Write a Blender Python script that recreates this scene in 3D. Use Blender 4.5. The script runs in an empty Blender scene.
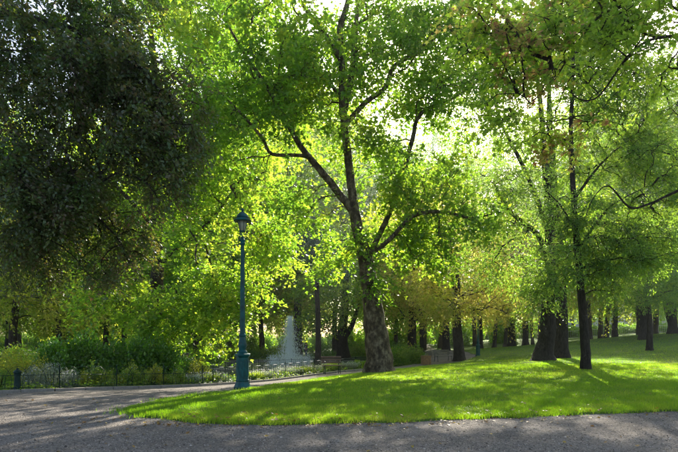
import bpy, bmesh, math, random
import numpy as np
from mathutils import Vector, Matrix
from mathutils.geometry import delaunay_2d_cdt

random.seed(7)
RNG = np.random.default_rng(11)
R = math.radians
scene = bpy.context.scene
C = scene.collection

# ------------------------------------------------------------------ camera, sky, sun, exposure
CAMZ, FPX, HX, HY = 1.4, 500.0, 339.0, 337.0        # photo pixels: focal length, principal column, horizon row
cam_d = bpy.data.cameras.new("camera"); cam = bpy.data.objects.new("camera", cam_d); C.objects.link(cam)
cam.location = (0, 0, CAMZ); cam.rotation_euler = (R(90), 0, 0)
cam_d.sensor_fit = 'HORIZONTAL'; cam_d.sensor_width = 36.0; cam_d.lens = FPX / 678.0 * 36.0
cam_d.shift_y = (HY - 226.0) / 678.0
cam_d.clip_start = 0.1; cam_d.clip_end = 3000
scene.camera = cam

SUN_AZ, SUN_EL = 17.0, 33.0                          # degrees right of +Y, above the horizon
w = bpy.data.worlds.new("World"); scene.world = w; w.use_nodes = True
wn = w.node_tree.nodes; wl = w.node_tree.links; wn.clear()
sky = wn.new('ShaderNodeTexSky'); sky.sky_type = 'NISHITA'; sky.sun_disc = False
sky.sun_elevation = R(SUN_EL); sky.sun_rotation = R(SUN_AZ); sky.air_density = 1.0; sky.dust_density = 3.0; sky.ozone_density = 1.0
bg = wn.new('ShaderNodeBackground'); bg.inputs[1].default_value = 0.11
wo = wn.new('ShaderNodeOutputWorld'); wl.new(sky.outputs[0], bg.inputs[0]); wl.new(bg.outputs[0], wo.inputs[0])
sd = bpy.data.lights.new("sun", 'SUN'); sd.energy = 5.0; sd.angle = R(0.5); sd.color = (1.0, 0.93, 0.80)
sun = bpy.data.objects.new("sun", sd); C.objects.link(sun)
sdir = Vector((math.sin(R(SUN_AZ)) * math.cos(R(SUN_EL)), math.cos(R(SUN_AZ)) * math.cos(R(SUN_EL)), math.sin(R(SUN_EL))))
sun.rotation_euler = sdir.to_track_quat('Z', 'Y').to_euler()
scene.view_settings.view_transform = 'Standard'; scene.view_settings.look = 'None'
scene.view_settings.exposure = 1.82; scene.view_settings.gamma = 1.0
scene.render.engine = 'CYCLES'
scene.cycles.max_bounces = 8; scene.cycles.diffuse_bounces = 5; scene.cycles.transmission_bounces = 5

# ------------------------------------------------------------------ small helpers
def link(o, parent=None):
    C.objects.link(o)
    if parent is not None: o.parent = parent
    return o
def tag(o, label=None, cat=None, group=None, kind=None):
    if label: o['label'] = label
    if cat: o['category'] = cat
    if group: o['group'] = group
    if kind: o['kind'] = kind
    return o
def empty(name, loc=(0, 0, 0), rz=0.0, s=1.0):
    o = bpy.data.objects.new(name, None); C.objects.link(o); o.location = loc; o.rotation_euler = (0, 0, rz); o.scale = (s, s, s)
    o.empty_display_size = 0.2
    return o
def copy_tree(o, parent=None):
    c = o.copy(); C.objects.link(c)
    if parent is not None: c.parent = parent
    for ch in list(o.children): copy_tree(ch, c)
    return c
def mesh_np(name, V, F, mat=None, parent=None, attr=None, smooth=False):
    """V (n,3); F (m,k) equal-sized faces, or a list of such arrays"""
    me = bpy.data.meshes.new(name)
    V = np.ascontiguousarray(V, dtype=np.float32)
    FL = [f for f in (F if isinstance(F, list) else [F]) if len(f)]
    me.vertices.add(len(V)); me.vertices.foreach_set('co', V.ravel())
    li = np.concatenate([np.asarray(f).ravel() for f in FL]).astype(np.int32)
    tot = np.concatenate([np.full(len(f), f.shape[1]) for f in FL]).astype(np.int32)
    st = np.concatenate([[0], np.cumsum(tot)[:-1]]).astype(np.int32)
    me.loops.add(len(li)); me.loops.foreach_set('vertex_index', li)
    me.polygons.add(len(tot)); me.polygons.foreach_set('loop_start', st); me.polygons.foreach_set('loop_total', tot)
    me.update(calc_edges=True)
    if smooth: me.polygons.foreach_set('use_smooth', np.ones(len(tot), dtype=bool))
    if attr is not None:
        a = me.attributes.new('tint', 'FLOAT', 'POINT'); a.data.foreach_set('value', np.asarray(attr, dtype=np.float32))
    if mat: me.materials.append(mat)
    me.validate()
    return link(bpy.data.objects.new(name, me), parent)
def from_bm(name, bm, mat=None, parent=None, smooth=False):
    me = bpy.data.meshes.new(name); bm.normal_update(); bm.to_mesh(me); bm.free()
    if smooth:
        for p in me.polygons: p.use_smooth = True
    if mat: me.materials.append(mat)
    return link(bpy.data.objects.new(name, me), parent)
def box(bm, c, s, rot=None):
    m = Matrix.Translation(Vector(c))
    if rot is not None: m = m @ rot
    m = m @ Matrix.Diagonal(Vector((s[0], s[1], s[2], 1)))
    return bmesh.ops.create_cube(bm, size=1, matrix=m)['verts']
def lathe(bm, prof, n=20, c=(0, 0, 0), phase=0.0):
    rings = []
    for r, z in prof:
        rings.append([bm.verts.new((c[0] + r * math.cos(phase + 2 * math.pi * k / n), c[1] + r * math.sin(phase + 2 * math.pi * k / n), c[2] + z)) for k in range(n)])
    for a, b in zip(rings[:-1], rings[1:]):
        for k in range(n):
            bm.faces.new((a[k], a[(k + 1) % n], b[(k + 1) % n], b[k]))
    if prof[0][0] > 1e-4: bm.faces.new(list(reversed(rings[0])))
    if prof[-1][0] > 1e-4: bm.faces.new(rings[-1])
def tube_np(P, rad, n):
    """tube round a polyline: returns V, F(quads), end tri fan omitted"""
    P = np.asarray(P, float); rad = np.asarray(rad, float); m = len(P)
    T = np.gradient(P, axis=0); T /= np.linalg.norm(T, axis=1)[:, None] + 1e-9
    ref = np.array([0.13, 0.91, 0.38]) if abs(T[:, 2]).mean() > 0.7 else np.array([0.05, 0.1, 1.0])
    A = np.cross(T, ref); A /= np.linalg.norm(A, axis=1)[:, None] + 1e-9
    B = np.cross(T, A)
    a = np.arange(n) * 2 * np.pi / n
    V = P[:, None, :] + rad[:, None, None] * (np.cos(a)[None, :, None] * A[:, None, :] + np.sin(a)[None, :, None] * B[:, None, :])
    i = np.arange(m - 1)[:, None] * n; k = np.arange(n)[None, :]; k2 = (k + 1) % n
    F = np.stack([i + k, i + k2, i + n + k2, i + n + k], -1).reshape(-1, 4)
    return V.reshape(-1, 3), F
class Acc:
    def __init__(s): s.V = []; s.F = []; s.n = 0
    def add(s, V, F): s.V.append(V); s.F.append(F + s.n); s.n += len(V)
    def build(s, name, mat, parent=None, smooth=True): return mesh_np(name, np.concatenate(s.V), np.concatenate(s.F), mat, parent, smooth=smooth)
def tube_obj(name, P, r, mat, parent=None, n=8):
    r = [r] * len(P) if np.isscalar(r) else r
    V, F = tube_np(P, r, n); m = len(P)
    caps = [np.arange(n)[::-1][None, :], (np.arange(n) + (m - 1) * n)[None, :]]
    return mesh_np(name, V, [F] + caps, mat, parent, smooth=True)

# smooth value noise for numpy
def vnoise(P, scale, seed=0):
    r = np.random.default_rng(seed); out = np.zeros(len(P))
    for k in range(5):
        d = r.normal(size=3); d /= np.linalg.norm(d); f = scale * (0.6 + 0.9 * r.random())
        out += np.sin(P @ d * f * 2 * math.pi + r.random() * 6.28)
    return out / 5 * 1.6

# ------------------------------------------------------------------ materials
def new_mat(name):
    m = bpy.data.materials.new(name); m.use_nodes = True; m.node_tree.nodes.clear()
    return m, m.node_tree.nodes, m.node_tree.links
def ramp(N, stops):
    r = N.new('ShaderNodeValToRGB'); e = r.color_ramp.elements
    e[0].position, e[0].color = stops[0][0], (*stops[0][1], 1); e[1].position, e[1].color = stops[-1][0], (*stops[-1][1], 1)
    for p, c in stops[1:-1]:
        x = e.new(p); x.color = (*c, 1)
    return r
def leaf_mat(name, front, trans, tw=0.5, rough=0.45, spec=0.35):
    """front / trans: lists of three colours picked per leaf by the 'tint' attribute"""
    m, N, L = new_mat(name)
    at = N.new('ShaderNodeAttribute'); at.attribute_name = 'tint'
    pos = [0.0, 0.5, 1.0]
    rf = ramp(N, list(zip(pos, front))); rt = ramp(N, list(zip(pos, trans)))
    L.new(at.outputs['Fac'], rf.inputs[0]); L.new(at.outputs['Fac'], rt.inputs[0])
    b = N.new('ShaderNodeBsdfPrincipled'); b.inputs['Roughness'].default_value = rough; b.inputs['Specular IOR Level'].default_value = spec
    t = N.new('ShaderNodeBsdfTranslucent'); mx = N.new('ShaderNodeMixShader'); mx.inputs[0].default_value = tw
    L.new(rf.outputs[0], b.inputs['Base Color']); L.new(rt.outputs[0], t.inputs[0])
    L.new(b.outputs[0], mx.inputs[1]); L.new(t.outputs[0], mx.inputs[2])
    o = N.new('ShaderNodeOutputMaterial'); L.new(mx.outputs[0], o.inputs[0])
    return m
def solid(name, col, rough=0.6, metal=0.0, var=0.15, scale=8.0, bump=0.0, spec=0.4):
    m, N, L = new_mat(name)
    tc = N.new('ShaderNodeTexCoord'); no = N.new('ShaderNodeTexNoise'); no.inputs['Scale'].default_value = scale; no.inputs['Detail'].default_value = 6
    L.new(tc.outputs['Object'], no.inputs[0])
    lo = tuple(c * (1 - var) for c in col); hi = tuple(min(1, c * (1 + var)) for c in col)
    r = ramp(N, [(0.3, lo), (0.7, hi)]); L.new(no.outputs[0], r.inputs[0])
    b = N.new('ShaderNodeBsdfPrincipled'); L.new(r.outputs[0], b.inputs['Base Color'])
    b.inputs['Roughness'].default_value = rough; b.inputs['Metallic'].default_value = metal; b.inputs['Specular IOR Level'].default_value = spec
    if bump:
        bp = N.new('ShaderNodeBump'); bp.inputs['Strength'].default_value = bump; bp.inputs['Distance'].default_value = 0.02
        L.new(no.outputs[0], bp.inputs['Height']); L.new(bp.outputs[0], b.inputs['Normal'])
    o = N.new('ShaderNodeOutputMaterial'); L.new(b.outputs[0], o.inputs[0])
    return m
def bark(name, c0, c1, c2=None, flaky=False):
    m, N, L = new_mat(name)
    tc = N.new('ShaderNodeTexCoord'); mp = N.new('ShaderNodeMapping'); L.new(tc.outputs['Object'], mp.inputs[0])
    mp.inputs['Scale'].default_value = (1, 1, 0.25) if not flaky else (1, 1, 0.6)
    no = N.new('ShaderNodeTexNoise'); no.inputs['Scale'].default_value = 14 if not flaky else 5; no.inputs['Detail'].default_value = 8; no.inputs['Roughness'].default_value = 0.7
    vo = N.new('ShaderNodeTexVoronoi'); vo.feature = 'DISTANCE_TO_EDGE' if not flaky else 'F1'; vo.inputs['Scale'].default_value = 16 if not flaky else 7
    mixv = N.new('ShaderNodeMix'); mixv.data_type = 'VECTOR'; mixv.inputs['Factor'].default_value = 0.12
    L.new(mp.outputs[0], no.inputs[0]); L.new(mp.outputs[0], mixv.inputs['A']); L.new(no.outputs['Color'], mixv.inputs['B']); L.new(mixv.outputs['Result'], vo.inputs[0])
    r = ramp(N, [(0.32, c0), (0.5, c1), (0.68, c2 or c1)] if not flaky else [(0.40, c0), (0.50, c1), (0.60, c2)]); L.new(no.outputs[0], r.inputs[0])
    b = N.new('ShaderNodeBsdfPrincipled'); b.inputs['Roughness'].default_value = 0.85; b.inputs['Specular IOR Level'].default_value = 0.2
    L.new(r.outputs[0], b.inputs['Base Color'])
    ad = N.new('ShaderNodeMath'); ad.operation = 'MULTIPLY_ADD'; ad.inputs[1].default_value = 1.6 if not flaky else 0.8
    L.new(vo.outputs['Distance'], ad.inputs[0]); L.new(no.outputs[0], ad.inputs[2])
    bp = N.new('ShaderNodeBump'); bp.inputs['Strength'].default_value = 1.0; bp.inputs['Distance'].default_value = 0.09
    L.new(ad.outputs[0], bp.inputs['Height']); L.new(bp.outputs[0], b.inputs['Normal'])
    o = N.new('ShaderNodeOutputMaterial'); L.new(b.outputs[0], o.inputs[0])
    return m

M = {}
M['leaf_plane'] = leaf_mat('leaf_plane', [(0.035, 0.070, 0.016), (0.055, 0.10, 0.020), (0.10, 0.14, 0.025)],
                           [(0.20, 0.44, 0.03), (0.38, 0.64, 0.035), (0.76, 0.84, 0.05)], 0.56)
M['leaf_bright'] = leaf_mat('leaf_bright', [(0.05, 0.11, 0.015), (0.08, 0.15, 0.02), (0.12, 0.16, 0.02)],
                            [(0.28, 0.56, 0.03), (0.52, 0.77, 0.04), (0.90, 0.90, 0.08)], 0.60)
M['leaf_yellow'] = leaf_mat('leaf_yellow', [(0.13, 0.17, 0.025), (0.30, 0.27, 0.055), (0.36, 0.25, 0.08)],
                            [(0.50, 0.66, 0.03), (0.90, 0.82, 0.14), (0.92, 0.64, 0.16)], 0.6)
M['leaf_beech'] = leaf_mat('leaf_beech', [(0.072, 0.125, 0.042), (0.090, 0.115, 0.058), (0.14, 0.11, 0.09)],
                           [(0.16, 0.30, 0.015), (0.24, 0.25, 0.03), (0.34, 0.18, 0.07)], 0.42, 0.42, 0.45)
M['leaf_ash'] = leaf_mat('leaf_ash', [(0.035, 0.080, 0.035), (0.05, 0.10, 0.045), (0.07, 0.12, 0.03)],
                         [(0.24, 0.46, 0.04), (0.38, 0.60, 0.05), (0.62, 0.76, 0.06)], 0.55)
M['leaf_cedar'] = leaf_mat('leaf_cedar', [(0.03, 0.07, 0.055), (0.05, 0.10, 0.08), (0.07, 0.12, 0.10)],
                           [(0.06, 0.16, 0.09), (0.08, 0.2, 0.1), (0.1, 0.22, 0.1)], 0.2)
M['leaf_chestnut'] = leaf_mat('leaf_chestnut', [(0.025, 0.075, 0.015), (0.05, 0.11, 0.015), (0.11, 0.045, 0.025)],
                              [(0.34, 0.58, 0.04), (0.58, 0.78, 0.05), (0.62, 0.30, 0.14)], 0.6)
M['leaf_laurel'] = leaf_mat('leaf_laurel', [(0.05, 0.11, 0.012), (0.085, 0.165, 0.016), (0.14, 0.22, 0.025)],
                            [(0.10, 0.32, 0.01), (0.16, 0.42, 0.02), (0.28, 0.52, 0.03)], 0.38, 0.32, 0.5)
M['leaf_gold'] = leaf_mat('leaf_gold', [(0.10, 0.14, 0.015), (0.17, 0.19, 0.02), (0.26, 0.24, 0.03)],
                          [(0.35, 0.45, 0.02), (0.55, 0.58, 0.03), (0.70, 0.66, 0.05)], 0.4)
M['leaf_silver'] = leaf_mat('leaf_silver', [(0.10, 0.14, 0.09), (0.20, 0.24, 0.18), (0.38, 0.40, 0.36)],
                            [(0.14, 0.22, 0.08), (0.28, 0.34, 0.18), (0.4, 0.45, 0.3)], 0.35)
M['leaf_herb'] = leaf_mat('leaf_herb', [(0.05, 0.11, 0.02), (0.10, 0.16, 0.03), (0.17, 0.20, 0.05)],
                          [(0.2, 0.42, 0.02), (0.4, 0.56, 0.03), (0.6, 0.62, 0.08)], 0.45)
M['flower_white'] = leaf_mat('flower_white', [(0.5, 0.5, 0.46), (0.6, 0.6, 0.58), (0.5, 0.45, 0.6)],
                             [(0.5, 0.5, 0.4), (0.6, 0.6, 0.5), (0.5, 0.45, 0.5)], 0.35)
M['grass'] = leaf_mat('grass', [(0.07, 0.125, 0.012), (0.105, 0.165, 0.016), (0.16, 0.19, 0.035)],
                      [(0.26, 0.54, 0.012), (0.43, 0.70, 0.018), (0.72, 0.77, 0.08)], 0.45, 0.5, 0.3)
M['dead_leaf'] = leaf_mat('dead_leaf', [(0.12, 0.06, 0.025), (0.22, 0.12, 0.03), (0.35, 0.25, 0.04)],
                          [(0.2, 0.1, 0.02), (0.3, 0.16, 0.03), (0.5, 0.36, 0.05)], 0.3)
M['bark_dark'] = bark('bark_dark', (0.022, 0.017, 0.012), (0.05, 0.038, 0.027), (0.085, 0.07, 0.05))
M['bark_plane'] = bark('bark_plane', (0.040, 0.028, 0.014), (0.085, 0.062, 0.033), (0.19, 0.15, 0.085), flaky=True)
M['bark_brown'] = bark('bark_brown', (0.035, 0.026, 0.017), (0.075, 0.055, 0.036), (0.12, 0.09, 0.06))
def teal_mat():
    m = solid('teal_paint', (0.002, 0.052, 0.050), 0.45, 0.0, 0.55, 6, 0.2, 0.3)
    return m
M['teal'] = teal_mat()
M['iron'] = solid('green_iron', (0.010, 0.028, 0.022), 0.5, 0.0, 0.3, 12, 0.1, 0.15)
M['wood'] = solid('bench_wood', (0.10, 0.055, 0.035), 0.6, 0.0, 0.3, 9, 0.2)
M['rust'] = solid('corten', (0.24, 0.13, 0.055), 0.8, 0.0, 0.35, 10, 0.3)
M['stone'] = solid('kerb_stone', (0.20, 0.175, 0.145), 0.9, 0.0, 0.25, 14, 0.5)
M['skin'] = solid('skin', (0.45, 0.26, 0.18), 0.6, 0, 0.05)
M['hair'] = solid('hair', (0.012, 0.010, 0.010), 0.6, 0, 0.1)
M['navy'] = solid('navy_cloth', (0.02, 0.03, 0.07), 0.8, 0, 0.15)
M['lilac'] = solid('pale_lilac_cloth', (0.62, 0.58, 0.72), 0.8, 0, 0.08)
M['denim'] = solid('denim', (0.05, 0.08, 0.15), 0.85, 0, 0.15)
M['render_wall'] = solid('pale_render', (0.50, 0.47, 0.42), 0.9, 0, 0.08, 2)
M['slate'] = solid('slate', (0.10, 0.11, 0.13), 0.7, 0, 0.2, 4)
M['window_dark'] = solid('window_glass', (0.03, 0.04, 0.05), 0.15, 0, 0.2, 2, 0, 0.8)

# lantern glass
m, N, L = new_mat('lantern_glass')
g = N.new('ShaderNodeBsdfPrincipled'); g.inputs['Base Color'].default_value = (0.75, 0.73, 0.62, 1); g.inputs['Roughness'].default_value = 0.35
t = N.new('ShaderNodeBsdfTranslucent'); t.inputs[0].default_value = (0.8, 0.78, 0.68, 1)
mx = N.new('ShaderNodeMixShader'); mx.inputs[0].default_value = 0.6; L.new(g.outputs[0], mx.inputs[1]); L.new(t.outputs[0], mx.inputs[2])
tr = N.new('ShaderNodeBsdfTransparent'); m2 = N.new('ShaderNodeMixShader'); m2.inputs[0].default_value = 0.25; L.new(mx.outputs[0], m2.inputs[1]); L.new(tr.outputs[0], m2.inputs[2])
o = N.new('ShaderNodeOutputMaterial'); L.new(m2.outputs[0], o.inputs[0]); M['glass'] = m
# water
m, N, L = new_mat('water')
b = N.new('ShaderNodeBsdfPrincipled'); b.inputs['Base Color'].default_value = (0.05, 0.07, 0.06, 1); b.inputs['Roughness'].default_value = 0.12; b.inputs['Specular IOR Level'].default_value = 0.7
tc = N.new('ShaderNodeTexCoord'); no = N.new('ShaderNodeTexNoise'); no.inputs['Scale'].default_value = 3.5; no.inputs['Detail'].default_value = 5; L.new(tc.outputs['Object'], no.inputs[0])
bp = N.new('ShaderNodeBump'); bp.inputs['Strength'].default_value = 0.5; bp.inputs['Distance'].default_value = 0.06; L.new(no.outputs[0], bp.inputs['Height']); L.new(bp.outputs[0], b.inputs['Normal'])
o = N.new('ShaderNodeOutputMaterial'); L.new(b.outputs[0], o.inputs[0]); M['water'] = m
# spray
m, N, L = new_mat('spray')
b = N.new('ShaderNodeBsdfDiffuse'); b.inputs[0].default_value = (0.92, 0.94, 0.96, 1); t = N.new('ShaderNodeBsdfTranslucent'); t.inputs[0].default_value = (0.92, 0.94, 0.96, 1)
mx = N.new('ShaderNodeMixShader'); mx.inputs[0].default_value = 0.6; L.new(b.outputs[0], mx.inputs[1]); L.new(t.outputs[0], mx.inputs[2])
tr = N.new('ShaderNodeBsdfTransparent'); m2 = N.new('ShaderNodeMixShader'); m2.inputs[0].default_value = 0.15; L.new(mx.outputs[0], m2.inputs[1]); L.new(tr.outputs[0], m2.inputs[2])
o = N.new('ShaderNodeOutputMaterial'); L.new(m2.outputs[0], o.inputs[0]); M['spray'] = m
def ground_mat(name, cols, big, fine, bump=0.6, dist=0.02, rough=0.95, speck=None):
    m, N, L = new_mat(name)
    tc = N.new('ShaderNodeTexCoord')
    n1 = N.new('ShaderNodeTexNoise'); n1.inputs['Scale'].default_value = big; n1.inputs['Detail'].default_value = 7; n1.inputs['Roughness'].default_value = 0.65
    n2 = N.new('ShaderNodeTexNoise'); n2.inputs['Scale'].default_value = fine; n2.inputs['Detail'].default_value = 4; n2.inputs['Roughness'].default_value = 0.8
    vo = N.new('ShaderNodeTexVoronoi'); vo.inputs['Scale'].default_value = fine * 0.9
    for x in (n1, n2, vo): L.new(tc.outputs['Object'], x.inputs[0])
    ad = N.new('ShaderNodeMath'); ad.operation = 'MULTIPLY_ADD'; ad.inputs[1].default_value = 0.5
    L.new(n2.outputs[0], ad.inputs[0]); 
    h = N.new('ShaderNodeMath'); h.operation = 'MULTIPLY'; h.inputs[1].default_value = 0.5; L.new(n1.outputs[0], h.inputs[0]); L.new(h.outputs[0], ad.inputs[2])
    r = ramp(N, list(zip([0.36, 0.46, 0.54, 0.66], cols))); L.new(ad.outputs[0], r.inputs[0])
    b = N.new('ShaderNodeBsdfPrincipled'); b.inputs['Roughness'].default_value = rough; b.inputs['Specular IOR Level'].default_value = 0.25
    out = r.outputs[0]
    if speck:
        sp = ramp(N, [(0.0, speck[0]), (0.35, (0.5, 0.5, 0.5)), (1.0, speck[1])]); L.new(vo.outputs['Color'], sp.inputs[0])
        mm = N.new('ShaderNodeMix'); mm.data_type = 'RGBA'; mm.blend_type = 'OVERLAY'; mm.inputs['Factor'].default_value = 0.75
        L.new(r.outputs[0], mm.inputs['A']); L.new(sp.outputs[0], mm.inputs['B']); out = mm.outputs['Result']
    L.new(out, b.inputs['Base Color'])
    bp = N.new('ShaderNodeBump'); bp.inputs['Strength'].default_value = bump; bp.inputs['Distance'].default_value = dist
    L.new(vo.outputs['Distance'], bp.inputs['Height'])
    bp2 = N.new('ShaderNodeBump'); bp2.inputs['Strength'].default_value = bump * 0.6; bp2.inputs['Distance'].default_value = dist; L.new(n2.outputs[0], bp2.inputs['Height'])
    L.new(bp.outputs[0], bp2.inputs['Normal']); L.new(bp2.outputs[0], b.inputs['Normal'])
    o = N.new('ShaderNodeOutputMaterial'); L.new(b.outputs[0], o.inputs[0])
    return m
M['gravel'] = ground_mat('gravel', [(0.070, 0.059, 0.048), (0.115, 0.098, 0.082), (0.150, 0.130, 0.110), (0.22, 0.19, 0.165)], 0.7, 42, 0.9, 0.02, speck=((0.2, 0.2, 0.2), (0.85, 0.85, 0.85)))
M['pebble'] = leaf_mat('pebble', [(0.035, 0.028, 0.022), (0.14, 0.115, 0.09), (0.38, 0.34, 0.29)], [(0, 0, 0)] * 3, 0.0, .85, .2)
M['soil'] = ground_mat('soil', [(0.03, 0.03, 0.014), (0.045, 0.06, 0.02), (0.06, 0.09, 0.025), (0.09, 0.08, 0.04)], 0.5, 12, 0.8, 0.04)
M['turf'] = ground_mat('turf', [(0.045, 0.085, 0.010), (0.075, 0.125, 0.014), (0.10, 0.155, 0.018), (0.13, 0.17, 0.03)], 0.35, 14, 1.0, 0.05)

# ------------------------------------------------------------------ terrain
def at(px, py, d):
    return np.array([(px - HX) * d / FPX, d, CAMZ + (HY - py) * d / FPX])
ctrl = [at(*p) for p in [
    (243, 390, 13.2), (280, 385, 15.8), (320, 379, 20), (350, 375.3, 22), (60, 391, 16), (0, 393, 15.2), (-70, 396, 14), (140, 388.5, 18), (213, 385.5, 20.8),
    (270, 381, 23.5), (320, 374.5, 26.5), (365, 370, 30), (380, 372.5, 22), (426, 365, 35), (440, 355, 46), (459, 361, 38), (545, 361, 27), (586, 370, 20),
    (650, 351, 35), (644, 340, 50), (672, 334, 55), (606, 338, 75), (500, 348, 80), (560, 345, 80), (478, 356, 42), (760, 332, 60), (678, 375, 18.5), (678, 360, 27)]]
ctrl += [np.array(p, float) for p in [(-4, 9.3, 0), (0, 8, 0), (4, 8, 0), (9, 9, 0), (-12, 9, -.12), (0, 5, 0), (14, 6, 0), (-14, 4, 0), (0, 0, 0), (-20, 0, 0), (20, 0, 0), (0, -12, 0), (0, 11, -.0), (4, 13, 0.0),
    (-20, 18, -.5), (-22, 30, -.9), (-12, 26, -.85), (-5, 33, -.9), (-5, 45, -.95), (-15, 45, -.95), (2, 40, -.85), (-4, 60, -.95), (-30, 60, -1), (5, 60, -.7), (-50, 30, -1), (-60, 90, -1.2), (0, 95, -.9), (60, 95, 2.2), (60, 50, 1.8), (60, 20, .6), (30, 18, .2), (30, 95, 0.8),
    (-60, 0, -.4), (60, 0, .1), (-60, -20, 0), (60, -20, 0)]]
CT = np.array(ctrl); nC = len(CT)
def tps_k(r2): return np.where(r2 > 1e-9, r2 * np.log(np.maximum(r2, 1e-9)), 0)
_S = 0.05
K = tps_k(((CT[:, None, :2] - CT[None, :, :2]) * _S).__pow__(2).sum(-1)) + np.eye(nC) * 0.01
Pm = np.c_[np.ones(nC), CT[:, :2] * _S]
Am = np.zeros((nC + 3, nC + 3)); Am[:nC, :nC] = K; Am[:nC, nC:] = Pm; Am[nC:, :nC] = Pm.T
Wt = np.linalg.solve(Am, np.r_[CT[:, 2], np.zeros(3)])
def tz(x, y):
    x = np.atleast_1d(np.asarray(x, float)).ravel(); y = np.atleast_1d(np.asarray(y, float)).ravel()
    xx = np.clip(x, -62, 62); yy = np.clip(y, -22, 96)
    out = np.empty(len(xx))
    for s in range(0, len(xx), 50000):
        q = np.c_[xx[s:s + 50000], yy[s:s + 50000]]
        k = tps_k((((q[:, None, :] - CT[None, :, :2]) * _S) ** 2).sum(-1))
        out[s:s + 50000] = k @ Wt[:nC] + Wt[nC] + q @ (Wt[nC + 1:] * _S)
    return np.clip(out, -1.3, 2.6)
def gp(px, py):
    """world point where the view ray through a photo pixel meets the ground"""
    d = np.linspace(4, 110, 2500); x = (px - HX) * d / FPX; z = CAMZ + (HY - py) * d / FPX
    g_ = tz(x, d); i = np.argmax(z <= g_ + 1e-6)
    return np.array([x[i], d[i], g_[i]])
def on(x, y, dz=0.0): return (x, y, float(tz(x, y)[0]) + dz)

def inpoly(P, poly):
    x, y = P[:, 0], P[:, 1]; c = np.zeros(len(P), bool); n = len(poly); j = n - 1
    for i in range(n):
        xi, yi = poly[i]; xj, yj = poly[j]
        t_ = ((yi > y) != (yj > y)) & (x < (xj - xi) * (y - yi) / ((yj - yi) if yj != yi else 1e-9) + xi)
        c ^= t_; j = i
    return c
def densify(poly, step0=0.25, wob=0.0, seed=0):
    out = []; r = np.random.default_rng(seed); n = len(poly)
    for i in range(n):
        a = np.array(poly[i][:2], float); b = np.array(poly[(i + 1) % n][:2], float)
        dist = max(4, np.linalg.norm((a + b) / 2)); k = max(1, int(np.linalg.norm(b - a) / (step0 * dist / 9)))
        for q in range(k): out.append(a + (b - a) * q / k)
    out = np.array(out)
    if wob: out += r.normal(size=out.shape) * wob * np.clip(np.linalg.norm(out, axis=1)[:, None] / 10, .5, 2)
    return out
def sheet(name, poly, dz, mat, step=0.35, wob=0.0, seed=0, edge=0.0):
    B = densify(poly, 0.25, wob, seed)
    # interior points on a grid growing with distance
    pts = []; y = poly_min = B[:, 1].min(); ymax = B[:, 1].max(); x0, x1 = B[:, 0].min(), B[:, 0].max()
    while y < ymax:
        s = max(step, step * abs(y) / 12)
        xs = np.arange(x0, x1, s) + RNG.uniform(-.1, .1) * s
        pts.append(np.c_[xs + RNG.uniform(-.15, .15, len(xs)) * s, np.full(len(xs), y) + RNG.uniform(-.15, .15, len(xs)) * s]); y += s
    pts = np.concatenate(pts); pts = pts[inpoly(pts, B)]
    allp = np.r_[B, pts]; nb = len(B)
    res = delaunay_2d_cdt([Vector(p) for p in allp], [], [list(range(nb))], 1, 1e-5)
    V = np.array([list(v) for v in res[0]]); F = np.array(res[2])
    Z = tz(V[:, 0], V[:, 1]) + dz
    V3 = np.c_[V, Z]
    if edge:   # a skirt so that the sheet has an edge with real depth
        bset = {}
        for f in res[2]:
            for a, b in ((f[0], f[1]), (f[1], f[2]), (f[2], f[0])):
                bset[(a, b)] = 1
        sk = [(a, b) for (a, b) in bset if (b, a) not in bset]
        n0 = len(V3); idx = sorted({i for e in sk for i in e}); mp = {i: n0 + k for k, i in enumerate(idx)}
        low = V3[idx].copy(); low[:, 2] -= edge; V3 = np.r_[V3, low]
        Q = np.array([(b, a, mp[a], mp[b]) for a, b in sk])
        o = mesh_np(name, V3, [F, Q], mat, smooth=True)
    else:
        o = mesh_np(name, V3, F, mat, smooth=True)
    return o, B

# base ground to the horizon
ys = np.r_[np.linspace(-60, -5, 8), np.arange(-3, 100, 1.5), np.geomspace(104, 2500, 14)]
xs = np.r_[-np.geomspace(2500, 66, 12), np.arange(-63, 64, 1.5), np.geomspace(66, 2500, 12)]
X, Y = np.meshgrid(xs, ys); Zg = tz(X, Y).reshape(X.shape) - 0.05
nx, ny = len(xs), len(ys); i = np.arange(ny - 1)[:, None] * nx; k = np.arange(nx - 1)[None, :]
Fg = np.stack([i + k, i + k + 1, i + nx + k + 1, i + nx + k], -1).reshape(-1, 4)
# sink the pond bed
PC = np.array([-4.6, 43.0]); PRX, PRY = 9.0, 7.5
inside = ((X - PC[0]) / (PRX)) ** 2 + ((Y - PC[1]) / (PRY)) ** 2 < 1
Zg[inside] -= 0.6
tag(mesh_np('ground', np.c_[X.ravel(), Y.ravel(), Zg.ravel()], Fg, M['soil'], smooth=True), kind='structure')

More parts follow.
